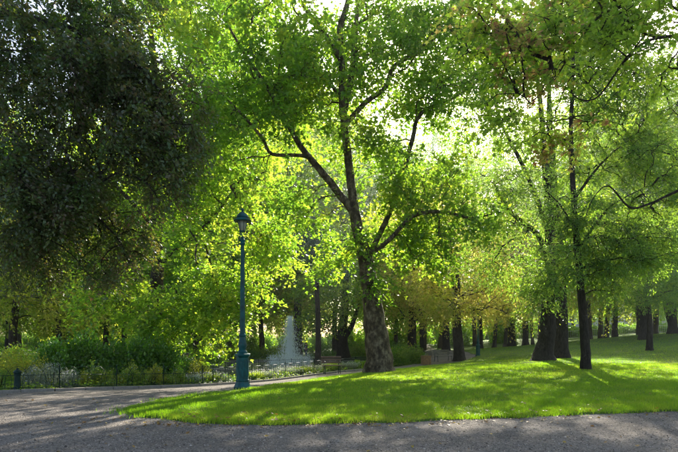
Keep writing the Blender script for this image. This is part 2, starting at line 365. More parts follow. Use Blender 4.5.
FENCE = [at(*p)[:2] for p in [(-90, 396, 13.6), (0, 393, 15.2), (60, 391, 16), (140, 388.5, 18), (213, 385.5, 20.8), (270, 381, 23.5), (320, 374.5, 26.5), (365, 370, 30)]]
near_edge = [gp(*p)[:2] for p in [(122, 411), (128, 414.5), (150, 418), (190, 422.5), (230, 425), (280, 425.5), (330, 424), (400, 422.5), (450, 420), (520, 417.5), (600, 414), (678, 411)]]
back_edge = [at(*p)[:2] for p in [(478, 356, 42), (464, 361, 37), (430, 366, 30), (400, 369.5, 25.5), (360, 374.3, 22.8), (320, 379, 20), (280, 385, 15.8)]] + [gp(*p)[:2] for p in [(243, 391.5), (200, 395.5), (160, 401), (135, 406)]]
lawn_poly = near_edge + [np.array((18, 9.4)), np.array((60, 10)), np.array((62, 96)), np.array((17, 96)), np.array((14, 62))] + back_edge
path_poly = [np.array((-40, -10)), np.array((40, -10)), np.array((40, 11)), np.array((10, 11)), np.array((2, 10)), np.array((-1, 12)), np.array((0.5, 18)), np.array((3.2, 25)), np.array((7, 31)), np.array((11, 38)), np.array((14, 45)), np.array((16, 64)), np.array((17, 95)),
             np.array((12, 95)), np.array((10, 62)), np.array((8, 50)), np.array((6.5, 40)), np.array((4, 34.5)), np.array((1.8, 30.6))] + [p + np.array((0.12, -0.25)) for p in FENCE[::-1]] + [np.array((-40, 11))]
path, _ = sheet('gravel_path', path_poly, 0.0, M['gravel'], 0.4); tag(path, kind='structure')
lawn, LB = sheet('lawn', lawn_poly, 0.03, M['turf'], 0.35, 0.035, 3, edge=0.05); tag(lawn, kind='structure')

# grass blades (nobody could count them)
def sample_lawn(n, d0, d1, power, xr=1.05):
    u = RNG.random(n * 2); e = 2 - power
    d = (d0 ** e + u * (d1 ** e - d0 ** e)) ** (1 / e)
    x = RNG.uniform(-0.72, 0.80, n * 2) * d * xr
    P = np.c_[x, d]; P = P[inpoly(P, LB)]
    return P[:n]
def blades(name, P, h0, h1, wd, mat, lean=0.5, parent=None, tint=None):
    n = len(P); z = tz(P[:, 0], P[:, 1]) + 0.03
    h = RNG.uniform(h0, h1, n) * (0.75 + 0.35 * vnoise(np.c_[P, z * 0], 0.8, 5)); h = np.clip(h, h0 * .5, h1 * 1.3); a = RNG.random(n) * 6.283
    la = RNG.random(n) * 6.283; ln = RNG.random(n) * lean * h
    sc = np.clip(P[:, 1] / 10, 1, 4)
    w_ = wd * sc
    bx = np.cos(a) * w_; by = np.sin(a) * w_
    V = np.zeros((n, 3, 3)); V[:, 0] = np.c_[P[:, 0] - bx, P[:, 1] - by, z - .01]; V[:, 1] = np.c_[P[:, 0] + bx, P[:, 1] + by, z - .01]
    V[:, 2] = np.c_[P[:, 0] + np.cos(la) * ln, P[:, 1] + np.sin(la) * ln, z + h]
    t_ = np.clip(0.42 + 0.22 * vnoise(np.c_[P, z * 0], 0.25, 9) + 0.16 * vnoise(np.c_[P, z * 0], 1.1, 19) + RNG.normal(size=n) * 0.2, 0, 1) if tint is None else tint
    F = np.arange(n * 3).reshape(n, 3)
    return mesh_np(name, V.reshape(-1, 3), F, mat, parent, attr=np.repeat(t_, 3))
P = np.r_[sample_lawn(280000, 7.6, 24, 2.2), sample_lawn(80000, 20, 60, 1.8)]
ed = LB[(LB[:, 1] < 14)]; ed = np.repeat(ed, 190, 0); ed = ed + RNG.normal(size=ed.shape) * np.array([.16, .08]) + np.array([0, .0]); ed = ed[vnoise(np.c_[ed, ed[:, :1] * 0], 1.4, 31) > RNG.normal(size=len(ed)) * .5]
P = np.r_[P, ed]
g_ = blades('grass', P, 0.035, 0.085, 0.0045, M['grass']); tag(g_, 'short bright green grass covering the whole lawn', 'grass', kind='stuff')

# low broad-leaved weeds and clover in the lawn
def leaf_shape(kind):
    if kind == 'kite': V = [(0, 0, 0), (.45, -.34, .07), (1, 0, -.06), (.45, .34, .07)]; F = [(0, 2, 1), (0, 3, 2)]
    elif kind == 'thin': V = [(0, 0, 0), (.5, -.15, .04), (1, 0, -.08), (.5, .15, .04)]; F = [(0, 2, 1), (0, 3, 2)]
    elif kind == 'lobed': V = [(0, 0, 0), (.42, -.58, .10), (.50, -.20, .04), (1, 0, -.10), (.50, .20, .04), (.42, .58, .10)]; F = [(0, 2, 1), (0, 3, 2), (0, 4, 3), (0, 5, 4)]
    elif kind == 'star':
        V = [(0, 0, 0), (.05, -.48, .08), (.26, -.24, .03), (.62, -.55, .05), (.58, -.19, .02), (1, 0, -.10), (.58, .19, .02), (.62, .55, .05), (.26, .24, .03), (.05, .48, .08)]
        F = [(0, k + 1, k) for k in range(1, 9)]
    return np.array(V, float), np.array(F)
def leaf_mesh(P, T, Nn, size, kind):
    S, F = leaf_shape(kind); n = len(P); k = len(S)
    T = T / (np.linalg.norm(T, axis=1)[:, None] + 1e-9)
    B = np.cross(Nn, T); B /= np.linalg.norm(B, axis=1)[:, None] + 1e-9
    N2 = np.cross(T, B)
    V = P[:, None, :] + size[:, None, None] * (S[None, :, 0, None] * T[:, None, :] + S[None, :, 1, None] * B[:, None, :] + S[None, :, 2, None] * N2[:, None, :])
    FF = (F[None] + (np.arange(n) * k)[:, None, None]).reshape(-1, 3)
    return V.reshape(-1, 3), FF, k
P = sample_lawn(6000, 7.8, 20, 2.1); nz = vnoise(np.c_[P, P[:, :1] * 0], 0.5, 21); P = P[nz > 0.15]
cl = np.repeat(P, 4, 0) + RNG.normal(size=(len(P) * 4, 2)) * 0.03; n = len(cl); z = tz(cl[:, 0], cl[:, 1]) + 0.05 + RNG.random(n) * .03
a = RNG.random(n) * 6.28
V, F, k = leaf_mesh(np.c_[cl, z], np.c_[np.cos(a), np.sin(a), np.full(n, .2)], np.c_[RNG.normal(size=(n, 2)) * .3, np.ones(n)], RNG.uniform(.018, .038, n), 'kite')
tag(mesh_np('clover', V, F, M['grass'], attr=np.repeat(RNG.random(n) * .6, k)), 'clover and broad leaved weeds low in the lawn', 'clover', kind='stuff')
# fallen leaves on the lawn and on the gravel
P1 = sample_lawn(170, 7.8, 30, 1.6); q = RNG.random((1500, 2)); P2 = np.c_[(q[:, 0] - .5) * 1.45, 0 * q[:, 0] + 1] * (4.5 + q[:, 1] * 9)[:, None]
edge = near_edge; E = np.array([edge[RNG.integers(2, len(edge) - 1)] for _ in range(420)]); E = E + RNG.normal(size=E.shape) * np.array([1.2, .12])
P2 = P2[~inpoly(P2, LB)][:130]; P2 = P2[(P2[:, 1] < 12)]
P = np.r_[P1, P2, E]; n = len(P); z = tz(P[:, 0], P[:, 1]) + np.where(inpoly(P, LB), .075, .012); a = RNG.random(n) * 6.28
V, F, k = leaf_mesh(np.c_[P, z], np.c_[np.cos(a), np.sin(a), RNG.normal(size=n) * .2], np.c_[RNG.normal(size=(n, 2)) * .35, np.ones(n)], RNG.uniform(.025, .075, n), 'star')
tag(mesh_np('fallen_leaves', V, F, M['dead_leaf'], attr=np.repeat(RNG.random(n), k)), 'dry brown and yellow leaves fallen on lawn and gravel', 'fallen leaves', kind='stuff')
# pebbles on the gravel
n = 36000; u = RNG.random(n); d = 4.6 * (15 / 4.6) ** u; x = RNG.uniform(-.76, .76, n) * d; P = np.c_[x, d]; P = P[~inpoly(P, LB)]; n = len(P)
octa = np.array([(1, 0, 0), (0, 1, 0), (-1, 0, 0), (0, -1, 0), (0, 0, .8), (0, 0, -.5)]); OF = np.array([(0, 1, 4), (1, 2, 4), (2, 3, 4), (3, 0, 4)])
s = RNG.uniform(.004, .011, n) * np.where(RNG.random(n) < .02, 2.2, 1); a = RNG.random(n) * 6.28; ca, sa = np.cos(a), np.sin(a)
o3 = octa[None, :5] * s[:, None, None] * RNG.uniform(.6, 1.4, (n, 5, 1)); o3 = np.stack([o3[..., 0] * ca[:, None] - o3[..., 1] * sa[:, None], o3[..., 0] * sa[:, None] + o3[..., 1] * ca[:, None], o3[..., 2]], -1)
V = o3 + np.c_[P, tz(P[:, 0], P[:, 1]) + .002][:, None, :]
tag(mesh_np('gravel_stones', V.reshape(-1, 3), (OF[None] + (np.arange(n) * 5)[:, None, None]).reshape(-1, 3), M['pebble'], attr=np.repeat(RNG.random(n), 5)), 'loose small stones scattered on the gravel path', 'gravel', kind='stuff')

# ------------------------------------------------------------------ trees
class Tree:
    def __init__(s, name, label, cat, base, barkm, leafm, group=None):
        s.root = empty(name, tuple(base)); tag(s.root, label, cat, group); s.base = np.array(base, float)
        s.pos = []; s.par = []; s.exp = []; s.barkm = barkm; s.leafm = leafm; s.limbs = []; s.LV = []; s.LF = []; s.LT = []; s.nv = 0; s.tw = Acc()
    def limb(s, pts, radii, from_node=None, flare=0.0, sub=4):
        """explicit limb: pts world coordinates, radii m"""
        pts = np.array(pts, float); radii = np.array(radii, float); n = len(pts)
        t_ = np.linspace(0, n - 1, (n - 1) * sub + 1); i = np.clip(t_.astype(int), 0, n - 2); f = (t_ - i)[:, None]
        p0 = pts[np.clip(i - 1, 0, n - 1)]; p1 = pts[i]; p2 = pts[i + 1]; p3 = pts[np.clip(i + 2, 0, n - 1)]
        Pc = 0.5 * ((2 * p1) + (-p0 + p2) * f + (2 * p0 - 5 * p1 + 4 * p2 - p3) * f ** 2 + (-p0 + 3 * p1 - 3 * p2 + p3) * f ** 3)
        rc = radii[i] * (1 - f[:, 0]) + radii[i + 1] * f[:, 0]
        Pc = Pc + RNG.normal(size=Pc.shape) * (rc[:, None] * 0.06) * (np.arange(len(Pc)) > 0)[:, None]
        V, F = tube_np(Pc, rc, 14 if rc[0] > .25 else (9 if rc[0] > .08 else 6))
        if flare:   # root flare with buttress ridges
            nn = 14 if rc[0] > .25 else (9 if rc[0] > .08 else 6)
            VV = V.reshape(-1, nn, 3); hh = VV[:, :, 2] - Pc[0, 2]
            an = np.arange(nn) * 2 * np.pi / nn; rid = 1 + 0.35 * np.sin(an * 3 + 1.1) + .15 * np.sin(an * 5 + .4)
            fac = 1 + flare * np.exp(-np.maximum(hh, 0) / 0.35) * rid[None] + 0.05 * np.sin(an * 4 + hh * 1.3)
            VV[:] = Pc[:, None, :] + (VV - Pc[:, None, :]) * np.stack([fac, fac, np.ones_like(fac)], -1)
            V = VV.reshape(-1, 3)
        s.limbs.append((V, F))
        for q, (p, r_) in enumerate(zip(Pc, rc)):
            s.pos.append(p); s.exp.append(r_)
    def clusters(s, blobs, seed=0, gap=0.0, gscale=0.25):
        r = np.random.default_rng(seed); out = []
        for (px, py, d, rx, ry, rd, n) in blobs:
            c = at(px, py, d); rr = np.array([rx * d / FPX, rd, ry * d / FPX])
            q = r.normal(size=(n * 4, 3)); q /= np.linalg.norm(q, axis=1)[:, None]; q *= (r.random(n * 4) ** 0.42)[:, None]
            q = c + q * rr
            nz = vnoise(q, gscale, seed + 5); q = q[nz > gap - 0.6 * r.random(len(q))][:n]; out.append(q)
        return np.concatenate(out)
    def grow(s, Cn, leaves=60, rad=0.7, size=0.14, kind='lobed', flat=0.45, seed=0, tint=(0.45, 0.2), branch=True, droop=0.35, up=1.0, twigs=5, clear_trunk=True, tfun=None):
        r = np.random.default_rng(seed + 77)
        pos = np.array(s.pos); rad_e = np.array(s.exp); base_n = len(pos)
        # attach clusters nearest-first
        d0 = np.min(np.linalg.norm(Cn[:, None, :] - pos[None, ::2, :], axis=2), axis=1); order = np.argsort(d0)
        nodes = list(pos); load = {}; par = [-1] * base_n; cap = list(rad_e); chains = []
        A = np.array(nodes); depth = np.zeros(len(A)); cap_arr = np.array(cap)
        buf = np.zeros((len(A) + len(Cn) * 3 + 10, 3)); buf[:len(A)] = A; nb = len(A); dep = np.zeros(len(buf)); pr = np.full(len(buf), -1)
        for ci in order:
            c = Cn[ci]
            dv = c - buf[:nb]; dist = np.linalg.norm(dv, axis=1)
            cost = dist + 0.35 * dep[:nb] + np.where(dv[:, 2] < 0, -dv[:, 2] * 0.35, 0)
            j = int(np.argmin(cost)); a_ = buf[j]; L_ = dist[j]
            mid1 = a_ + (c - a_) * .36 + np.array([0, 0, .10 * L_]) + r.normal(size=3) * .05 * L_
            mid2 = a_ + (c - a_) * .70 + np.array([0, 0, .09 * L_]) + r.normal(size=3) * .05 * L_
            for q, m_ in enumerate((mid1, mid2, c)):
                buf[nb] = m_; dep[nb] = dep[j] + L_ * (.36, .7, 1.)[q]; pr[nb] = j if q == 0 else nb - 1; nb += 1
            chains.append((j, nb - 3, nb - 2, nb - 1, ci))
        cnt = np.zeros(nb)
        for (j, a1, a2, a3, ci) in chains: cnt[a3] += 1
        for i_ in range(nb - 1, base_n - 1, -1): 
            if pr[i_] >= 0: cnt[pr[i_]] += cnt[i_]
        if branch:
            for (j, a1, a2, a3, ci) in chains:
                rr = 0.0068 * np.sqrt(cnt[[a1, a1, a2, a3]]) * (1 + rad * .3) + .003
                if j < base_n: rr = np.minimum(rr, max(.012, rad_e[j] * .8))
                rr[3] = max(.006, rr[3] * .6)
                V, F = tube_np(buf[[j, a1, a2, a3]], rr, 6 if rr[0] > .05 else (4 if rr[0] > .02 else 3)); s.tw.add(V, F)
        # leaves along radiating twigs
        m_ = len(Cn); K = leaves
        td = r.normal(size=(m_, twigs, 3)); td[..., 2] *= flat; td /= np.linalg.norm(td, axis=2)[..., None]
        outw = Cn - np.array(s.pos).mean(0); outw[:, 2] *= .2; outw /= np.linalg.norm(outw, axis=1)[:, None] + 1e-6
        td += outw[:, None, :] * .35; td /= np.linalg.norm(td, axis=2)[..., None]
        cr = rad * r.uniform(.7, 1.3, m_)
        tw_i = r.integers(0, twigs, (m_, K)); tt = r.random((m_, K)) ** .65
        D = np.take_along_axis(td, tw_i[..., None].repeat(3, 2), 1)
        Pp = Cn[:, None, :] + D * (tt * cr[:, None])[..., None]
        Pp[..., 2] -= droop * (tt ** 2) * cr[:, None]
        Pp += r.normal(size=Pp.shape) * (rad * .13)
        if branch and twigs >= 4:
            for q in range(twigs):
                for c_i in range(m_):
                    e_ = Cn[c_i] + td[c_i, q] * cr[c_i] * .9; e_[2] -= droop * .8 * cr[c_i]
                    mdl = Cn[c_i] + td[c_i, q] * cr[c_i] * .5; mdl[2] -= droop * .2 * cr[c_i]
                    V, F = tube_np(np.array([Cn[c_i], e_]), [.0055, .002], 3); s.tw.add(V, F)
        T = D + r.normal(size=D.shape) * .6; T[..., 2] -= .35 + .2 * r.random(T.shape[:2])
        Nn = r.normal(size=D.shape) * .55; Nn[..., 2] += up
        t_cl = tint[0] + tint[1] * r.normal(size=(m_, 1)) * .7 + .12 * vnoise(Cn, .12, seed + 3)[:, None]
        if tfun is not None: t_cl = t_cl + tfun(Cn)[:, None]
        tn = np.clip(t_cl + tint[1] * r.normal(size=(m_, K)) * .7, 0, 1)
        sz = size * r.uniform(.6, 1.25, m_ * K)
        V, F, k = leaf_mesh(Pp.reshape(-1, 3), T.reshape(-1, 3), Nn.reshape(-1, 3), sz, kind)
        s.LV.append(V); s.LF.append(F + s.nv); s.nv += len(V); s.LT.append(np.repeat(tn.ravel(), k))
        return buf[:nb]
    def finish(s):
        b = s.base
        V = np.concatenate([l[0] for l in s.limbs]); off = 0; FF = []
        for l in s.limbs: FF.append(l[1] + off); off += len(l[0])
        s.trunk = mesh_np('trunk', V - b, np.concatenate(FF), s.barkm, s.root, smooth=True)
        if s.tw.n: mesh_np('branches', np.concatenate(s.tw.V) - b, np.concatenate(s.tw.F), s.barkm, s.root, smooth=True)['kind'] = 'stuff'
        s.crown = mesh_np('crown', np.concatenate(s.LV) - b, np.concatenate(s.LF), s.leafm, s.root, attr=np.concatenate(s.LT))
        return s.root

def A3(*ps): return [at(*p) for p in ps]
def base_at(px, py, d):
    p = at(px, py, d); p[2] = tz(p[0], p[1])[0] - .02; return p

# --- big plane tree in the middle
b = base_at(381, 372, 22)
t = Tree('plane_tree', 'big plane tree with a thick leaning mottled trunk beside the path', 'tree', b, M['bark_plane'], M['leaf_plane'])
t.limb([b - np.array((0, 0, .15)), *A3((377, 345, 22), (373, 310, 22), (369, 280, 22), (363, 250, 22), (357, 226, 22), (353, 205, 22))], [.56, .52, .46, .38, .29, .25, .23], flare=.6, sub=5)
t.limb(A3((355, 214, 22), (345, 201, 21.8), (325, 176, 21.4), (302, 148, 21), (287, 122, 20.5), (266, 85, 20), (246, 56, 19.5), (225, 20, 19)), [.17, .17, .15, .125, .105, .085, .065, .03])
t.limb(A3((354, 210, 22), (350, 175, 22), (347, 150, 22), (343, 112, 22), (342, 76, 22), (340, 30, 22), (348, 0, 22), (350, -60, 22), (345, -120, 22)), [.20, .19, .175, .165, .155, .14, .12, .08, .04])
t.limb(A3((344, 115, 22), (351, 80, 22.2), (354, 55, 22.4), (357, 15, 22.6), (362, -40, 22.8), (375, -100, 23)), [.13, .125, .12, .10, .07, .04])
t.limb(A3((345, 125, 22), (366, 102, 22.6), (386, 87, 23), (394, 66, 23.4), (419, 51, 24), (450, 20, 24.6), (470, -40, 25)), [.12, .12, .11, .10, .085, .06, .03])
t.limb(A3((364, 256, 22), (386, 243, 21.5), (413, 216, 21), (444, 212, 20.5), (470, 218, 20), (492, 214, 19.6)), [.11, .10, .09, .07, .05, .025])
t.limb(A3((366, 262, 22), (395, 200, 23), (412, 141, 23.5), (417, 120, 24), (429, 107, 24.3), (452, 99, 24.8), (480, 80, 25)), [.13, .12, .11, .10, .08, .06, .03])
t.limb(A3((310, 157, 21.1), (296, 155, 20.6), (272, 154, 20), (262, 138, 19.6), (240, 112, 19), (215, 88, 18.5)), [.08, .075, .07, .06, .045, .025])
t.limb(A3((341, 60, 22), (322, 30, 21.5), (300, 0, 21), (280, -50, 20.5)), [.12, .10, .08, .04])
t.limb(A3((343, 100, 22), (318, 68, 22.6), (300, 52, 23), (282, 40, 23.4)), [.09, .08, .065, .03])
Cn = t.clusters([(290, 40, 20.5, 110, 55, 5.5, 290), (420, 35, 23, 90, 48, 5, 260), (340, -70, 22, 150, 60, 6, 70), (240, 110, 19.5, 60, 60, 3, 100),
                 (440, 140, 23, 65, 60, 4, 88), (340, 130, 23, 70, 60, 4, 70), (345, 60, 24.5, 60, 50, 2, 50), (398, 232, 23, 48, 38, 2, 60), (450, 215, 20.5, 45, 30, 2, 45), (295, 205, 22.5, 42, 32, 2.0, 34), (412, 118, 24.5, 34, 40, 1.5, 44), (362, 160, 21.2, 45, 45, 1.2, 24), (400, 192, 21.5, 26, 40, 1, 22), (348, 232, 21.3, 24, 20, .8, 9), (374, 284, 21.2, 20, 14, .6, 6), (425, 262, 21.5, 26, 14, 1, 12), (330, 255, 22.5, 30, 18, 1.5, 16)], 3, gap=.12)
t.grow(Cn, 56, .85, .178, 'lobed', .4, seed=4, tint=(.42, .2), twigs=5)
t.finish()

# --- bright plane tree, left middle
b = base_at(147, 345, 30)
t = Tree('plane_tree', 'plane tree with bright yellow green leaves behind the laurel hedge', 'tree', b, M['bark_brown'], M['leaf_bright'])
t.limb([b - np.array((0, 0, .15)), *A3((152, 320, 30), (156, 290, 30), (158, 250, 30), (154, 200, 30), (150, 140, 30), (155, 80, 30), (150, 20, 30), (150, -60, 30))], [.52, .45, .4, .34, .3, .25, .2, .14, .05], flare=.5)
t.limb(A3((157, 268, 30), (172, 252, 29.5), (190, 240, 29), (215, 215, 28), (240, 180, 27)), [.14, .13, .12, .09, .04])
t.limb(A3((155, 230, 30), (130, 200, 29), (95, 170, 28), (60, 150, 27)), [.14, .12, .09, .04])
t.limb(A3((152, 170, 30), (185, 130, 30), (225, 90, 30), (260, 50, 30)), [.16, .13, .10, .04])
Cn = t.clusters([(205, 210, 28, 75, 70, 3.5, 150), (215, 305, 24.5, 38, 50, 1.4, 90), (170, 130, 30, 100, 60, 5, 190), (110, 290, 27, 55, 38, 3, 65), (250, 120, 30, 70, 70, 4, 170), (200, 20, 31, 110, 60, 5, 260), (165, 315, 25, 40, 30, 1.5, 60), (265, 250, 27, 32, 60, 2, 60), (205, 25, 26, 42, 42, 3, 110)], 13, gap=.1)
t.grow(Cn, 60, .95, .19, 'lobed', .45, seed=14, tint=(.45, .24), twigs=4, droop=.5)
t.finish()

# --- copper beech, near left
b = base_at(-190, 400, 12.5)
t = Tree('copper_beech', 'dark purple leaved beech with branches hanging over the path at left', 'tree', b, M['bark_dark'], M['leaf_beech'])
t.limb([b - np.array((0, 0, .1)), *A3((-190, 300, 12.5), (-185, 180, 12.5), (-170, 40, 12.5), (-160, -120, 12.5), (-150, -240, 12.5))], [.45, .38, .34, .28, .2, .08], flare=.5)
t.limb(A3((-188, 190, 12.5), (-110, 180, 12.5), (-40, 186, 12.6), (0, 191, 12.7), (30, 193, 12.9), (60, 195, 13.1), (95, 180, 13.3)), [.15, .12, .08, .06, .05, .035, .015])
t.limb(A3((-175, 60, 12.5), (-100, 20, 12.6), (-30, 10, 12.8), (40, 20, 13), (110, 45, 13), (160, 90, 13)), [.2, .16, .12, .09, .05, .02])
t.limb(A3((-170, 0, 12.5), (-90, -70, 13), (0, -110, 13), (90, -90, 13.3), (160, -40, 13.5)), [.2, .15, .11, .07, .02])
Cn = t.clusters([(35, 60, 13.3, 105, 75, 2.4, 260), (30, 190, 13.6, 80, 62, 2.2, 200), (135, 45, 13.5, 62, 60, 1.6, 130), (162, 140, 13.6, 52, 60, 1.5, 130), (90, 235, 14.5, 60, 45, 1.8, 90), (-50, 60, 13, 60, 100, 2.5, 60), (-60, -60, 13, 110, 50, 2.5, 20), (90, -45, 13.5, 90, 40, 2.2, 50), (20, 262, 15, 35, 25, 1.5, 26), (75, 150, 14.2, 90, 90, 1.8, 80)], 23, gap=.0)
t.grow(Cn, 112, .50, .10, 'kite', .45, seed=24, tint=(.30, .28), twigs=5, droop=1.0)
t.finish()

# --- yellow tree, far left
b = base_at(12, 345, 34)
t = Tree('linden_tree', 'slim tree with yellow foliage at the far left behind the hedge', 'tree', b, M['bark_brown'], M['leaf_yellow'])
t.limb([b, *A3((14, 320, 34), (18, 290, 34), (20, 250, 34), (20, 200, 34))], [.28, .24, .2, .14, .05], flare=.3)
Cn = t.clusters([(20, 285, 34, 55, 38, 3, 120), (20, 225, 34, 50, 45, 3, 90), (75, 300, 36, 30, 30, 2, 40)], 33, gap=.1)
t.grow(Cn, 60, 1.0, .2, 'kite', .5, seed=34, tint=(.28, .2), twigs=3)
t.finish()

# --- trees by the fountain
b = base_at(296, 352, 62)
t = Tree('linden_tree', 'tall thin tree rising directly behind the fountain jet', 'tree', b, M['bark_dark'], M['leaf_yellow'])
t.limb([b, *A3((296, 320, 62), (297, 290, 62), (298, 240, 62), (298, 180, 62))], [.35, .3, .26, .18, .05], flare=.3)
Cn = t.clusters([(290, 290, 62, 55, 28, 4, 110), (300, 240, 62, 60, 40, 5, 130)], 43, gap=.1)
t.grow(Cn, 50, 1.5, .3, 'kite', .5, seed=44, tint=(.3, .25), twigs=3)
t.finish()
b = base_at(344, 359, 50)
t = Tree('linden_tree', 'broad stout dark trunk with low branches right of the fountain', 'tree', b, M['bark_dark'], M['leaf_plane'])
t.limb([b, *A3((342, 340, 50), (344, 315, 50), (346, 280, 50), (345, 220, 50))], [.62, .55, .45, .3, .08], flare=.5)
t.limb(A3((343, 340, 50), (352, 325, 49.6), (360, 300, 49)), [.3, .25, .1])
Cn = t.clusters([(335, 290, 47, 50, 32, 3, 110), (340, 240, 50, 60, 35, 4, 110), (322, 322, 46, 24, 12, 1.5, 26)], 53, gap=.1)
t.grow(Cn, 50, 1.2, .24, 'kite', .5, seed=54, tint=(.62, .22), twigs=3)
t.finish()
b = base_at(318, 358, 42)
t = Tree('blue_cedar', 'blue grey conifer with layered drooping boughs left of the big plane', 'tree', b, M['bark_dark'], M['leaf_cedar'])
t.limb([b, *A3((318, 320, 42), (316, 270, 42), (314, 215, 42), (313, 180, 42))], [.26, .22, .17, .1, .03], flare=.3)
Cn = t.clusters([(312, 240, 41, 34, 30, 3, 100), (325, 262, 40, 22, 16, 2, 30)], 63, gap=.15)
t.grow(Cn, 130, .9, .13, 'thin', .15, seed=64, tint=(.5, .25), twigs=4, droop=.6)
t.finish()

# --- autumn trees in the middle distance
def mid_tree(label, px, py, d, top, r0, lean, blobs, leafm, tint, seed, size=.2, name='linden_tree', extra=None, kind='kite', leaves=55, rad=None, bk='bark_dark', gap=.1, group=None):
    b = base_at(px, py, d)
    t = Tree(name, label, 'tree', b, M[bk], leafm, group)
    n = 5; pts = [b - np.array((0, 0, .1))]
    for q in range(1, n + 1):
        f = q / n; pts.append(at(px + lean * f + 2 * math.sin(f * 5 + seed), py + (top - py) * f, d))
    t.limb(pts, [r0, r0 * .86, r0 * .74, r0 * .6, r0 * .42, r0 * .15], flare=.45)
    if extra:
        for e in extra: t.limb(A3(*e[0]), e[1])
    Cn = t.clusters(blobs, seed, gap=gap)
    t.grow(Cn, leaves, rad or d / 30, size, kind, .5, seed=seed + 1, tint=tint, twigs=3)
    t.finish(); return t
mid_tree('autumn tree with orange tinged leaves behind the green shrub mound', 413, 352, 50, 190, .45, 6, [(415, 290, 48, 48, 36, 4, 170), (420, 230, 50, 55, 40, 4, 130)], M['leaf_yellow'], (.45, .25), 73, .25)
mid_tree('slim dark tree close to the right of the orange tinged tree', 422, 351, 52, 200, .22, 2, [(425, 250, 52, 30, 40, 3, 50)], M['leaf_yellow'], (.3, .2), 78, .25)
mid_tree('dark leaning tree by the far path behind the litter bin', 446, 350, 58, 200, .42, -8, [(440, 290, 58, 35, 30, 4, 80), (440, 230, 58, 40, 40, 4, 80)], M['leaf_yellow'], (.3, .25), 83, .28)
mid_tree('leaning tree with golden foliage beside the curve of the path', 460, 361, 38, 200, .40, -12, [(462, 285, 37, 55, 32, 3.5, 190), (440, 225, 38, 60, 40, 4, 160), (500, 295, 40, 28, 26, 2.5, 60)], M['leaf_yellow'], (.35, .22), 93, .2)
mid_tree('leafy tree standing behind the golden tree on the lawn', 512, 348, 62, 190, .45, 2, [(510, 292, 58, 50, 30, 5, 150), (520, 240, 60, 60, 35, 5, 120)], M['leaf_yellow'], (.38, .25), 97, .28)
for kk, (px, py, d, r0) in enumerate([(481, 350, 66, .26), (494, 350, 75, .3), (505, 349, 80, .3), (526, 347, 70, .42), (533, 346, 85, .25)]):
    mid_tree(('leftmost', 'second', 'middle', 'fourth', 'rightmost')[kk] + ' dark trunk in the distant row behind the golden tree', px, py, d, 200, r0, 1, [(px, 270, d, 40, 40, 5, 60)], M['leaf_yellow'], (.2, .2), 103 + kk * 5, .32, gap=.1, group='distant row of trees behind the golden tree')

# --- pair of big trunks on the right and the slim tree
b = base_at(543, 361, 27)
t = Tree('ash_tree', 'stout dark tree, the front one of the two close together', 'tree', b, M['bark_dark'], M['leaf_ash'])
t.limb([b - np.array((0, 0, .1)), *A3((547, 335, 27), (549, 305, 27), (550, 270, 27), (549, 215, 27), (544, 150, 27), (540, 100, 27), (530, 20, 27))], [.50, .42, .37, .32, .22, .16, .12, .04], flare=.6, sub=5)
t.limb(A3((549, 262, 27), (538, 235, 26.5), (522, 222, 26), (505, 205, 25.5), (495, 185, 25)), [.16, .14, .12, .09, .03])
t.limb(A3((549, 230, 27), (525, 170, 27.5), (500, 120, 28), (485, 60, 28)), [.14, .11, .08, .03])
Cn = t.clusters([(505, 200, 26, 50, 45, 2.5, 120), (490, 65, 26.5, 60, 45, 3, 190), (510, 150, 27, 60, 40, 3, 66), (550, 55, 28, 60, 45, 3, 200), (520, 20, 27, 85, 50, 4, 170), (535, 270, 25.5, 32, 26, 1.5, 55), (490, 265, 26, 30, 26, 1.5, 30), (520, -60, 27, 90, 50, 4, 40)], 123, gap=.12)
t.grow(Cn, 72, .95, .185, 'thin', .4, seed=124, tint=(.35, .22), twigs=4)
t.finish()
mid_tree('stout dark tree, the rear one of the two close together', 562, 356, 31, 60, .40, -13, [(570, 230, 31, 40, 45, 3, 80), (570, 130, 31, 60, 60, 4, 80), (570, 30, 31, 70, 50, 4, 140)], M['leaf_plane'], (.5, .25), 133, .17, 'ash_tree', kind='lobed', rad=.95)
b = base_at(586, 370, 20)
t = Tree('ash_tree', 'slender black trunked tree standing alone on the lawn at right', 'tree', b, M['bark_dark'], M['leaf_ash'])
t.limb([b - np.array((0, 0, .1)), *A3((585, 345, 20), (582, 305, 20), (579, 270, 20), (576, 230, 20), (573, 190, 20), (571, 130, 20), (573, 70, 20), (572, 0, 20), (575, -60, 20))], [.19, .175, .155, .14, .12, .10, .085, .06, .045, .02], flare=.35, sub=4)
t.limb(A3((578, 250, 20), (595, 225, 19.6), (612, 205, 19.2), (640, 190, 18.8)), [.05, .045, .035, .012])
t.limb(A3((574, 200, 20), (600, 165, 20.3), (630, 140, 20.6), (660, 130, 21)), [.055, .045, .035, .012])
t.limb(A3((576, 230, 20), (560, 205, 19.6), (545, 190, 19.2)), [.04, .03, .012])
Cn = t.clusters([(630, 258, 19.5, 55, 36, 1.8, 180), (655, 205, 20.5, 40, 30, 1.8, 60), (600, 235, 20, 40, 26, 1.8, 50), (555, 265, 18.8, 24, 28, 1.2, 35), (630, 170, 20.5, 65, 45, 2.2, 160), (575, 190, 19.5, 35, 40, 1.5, 50), (625, 90, 20.5, 65, 50, 2.5, 190), (580, 20, 20, 55, 45, 2.5, 50), (540, 300, 19, 14, 14, .8, 10)], 143, gap=.12)
t.grow(Cn, 95, .62, .138, 'thin', .35, seed=144, tint=(.38, .25), twigs=5, droop=.5)
t.finish()
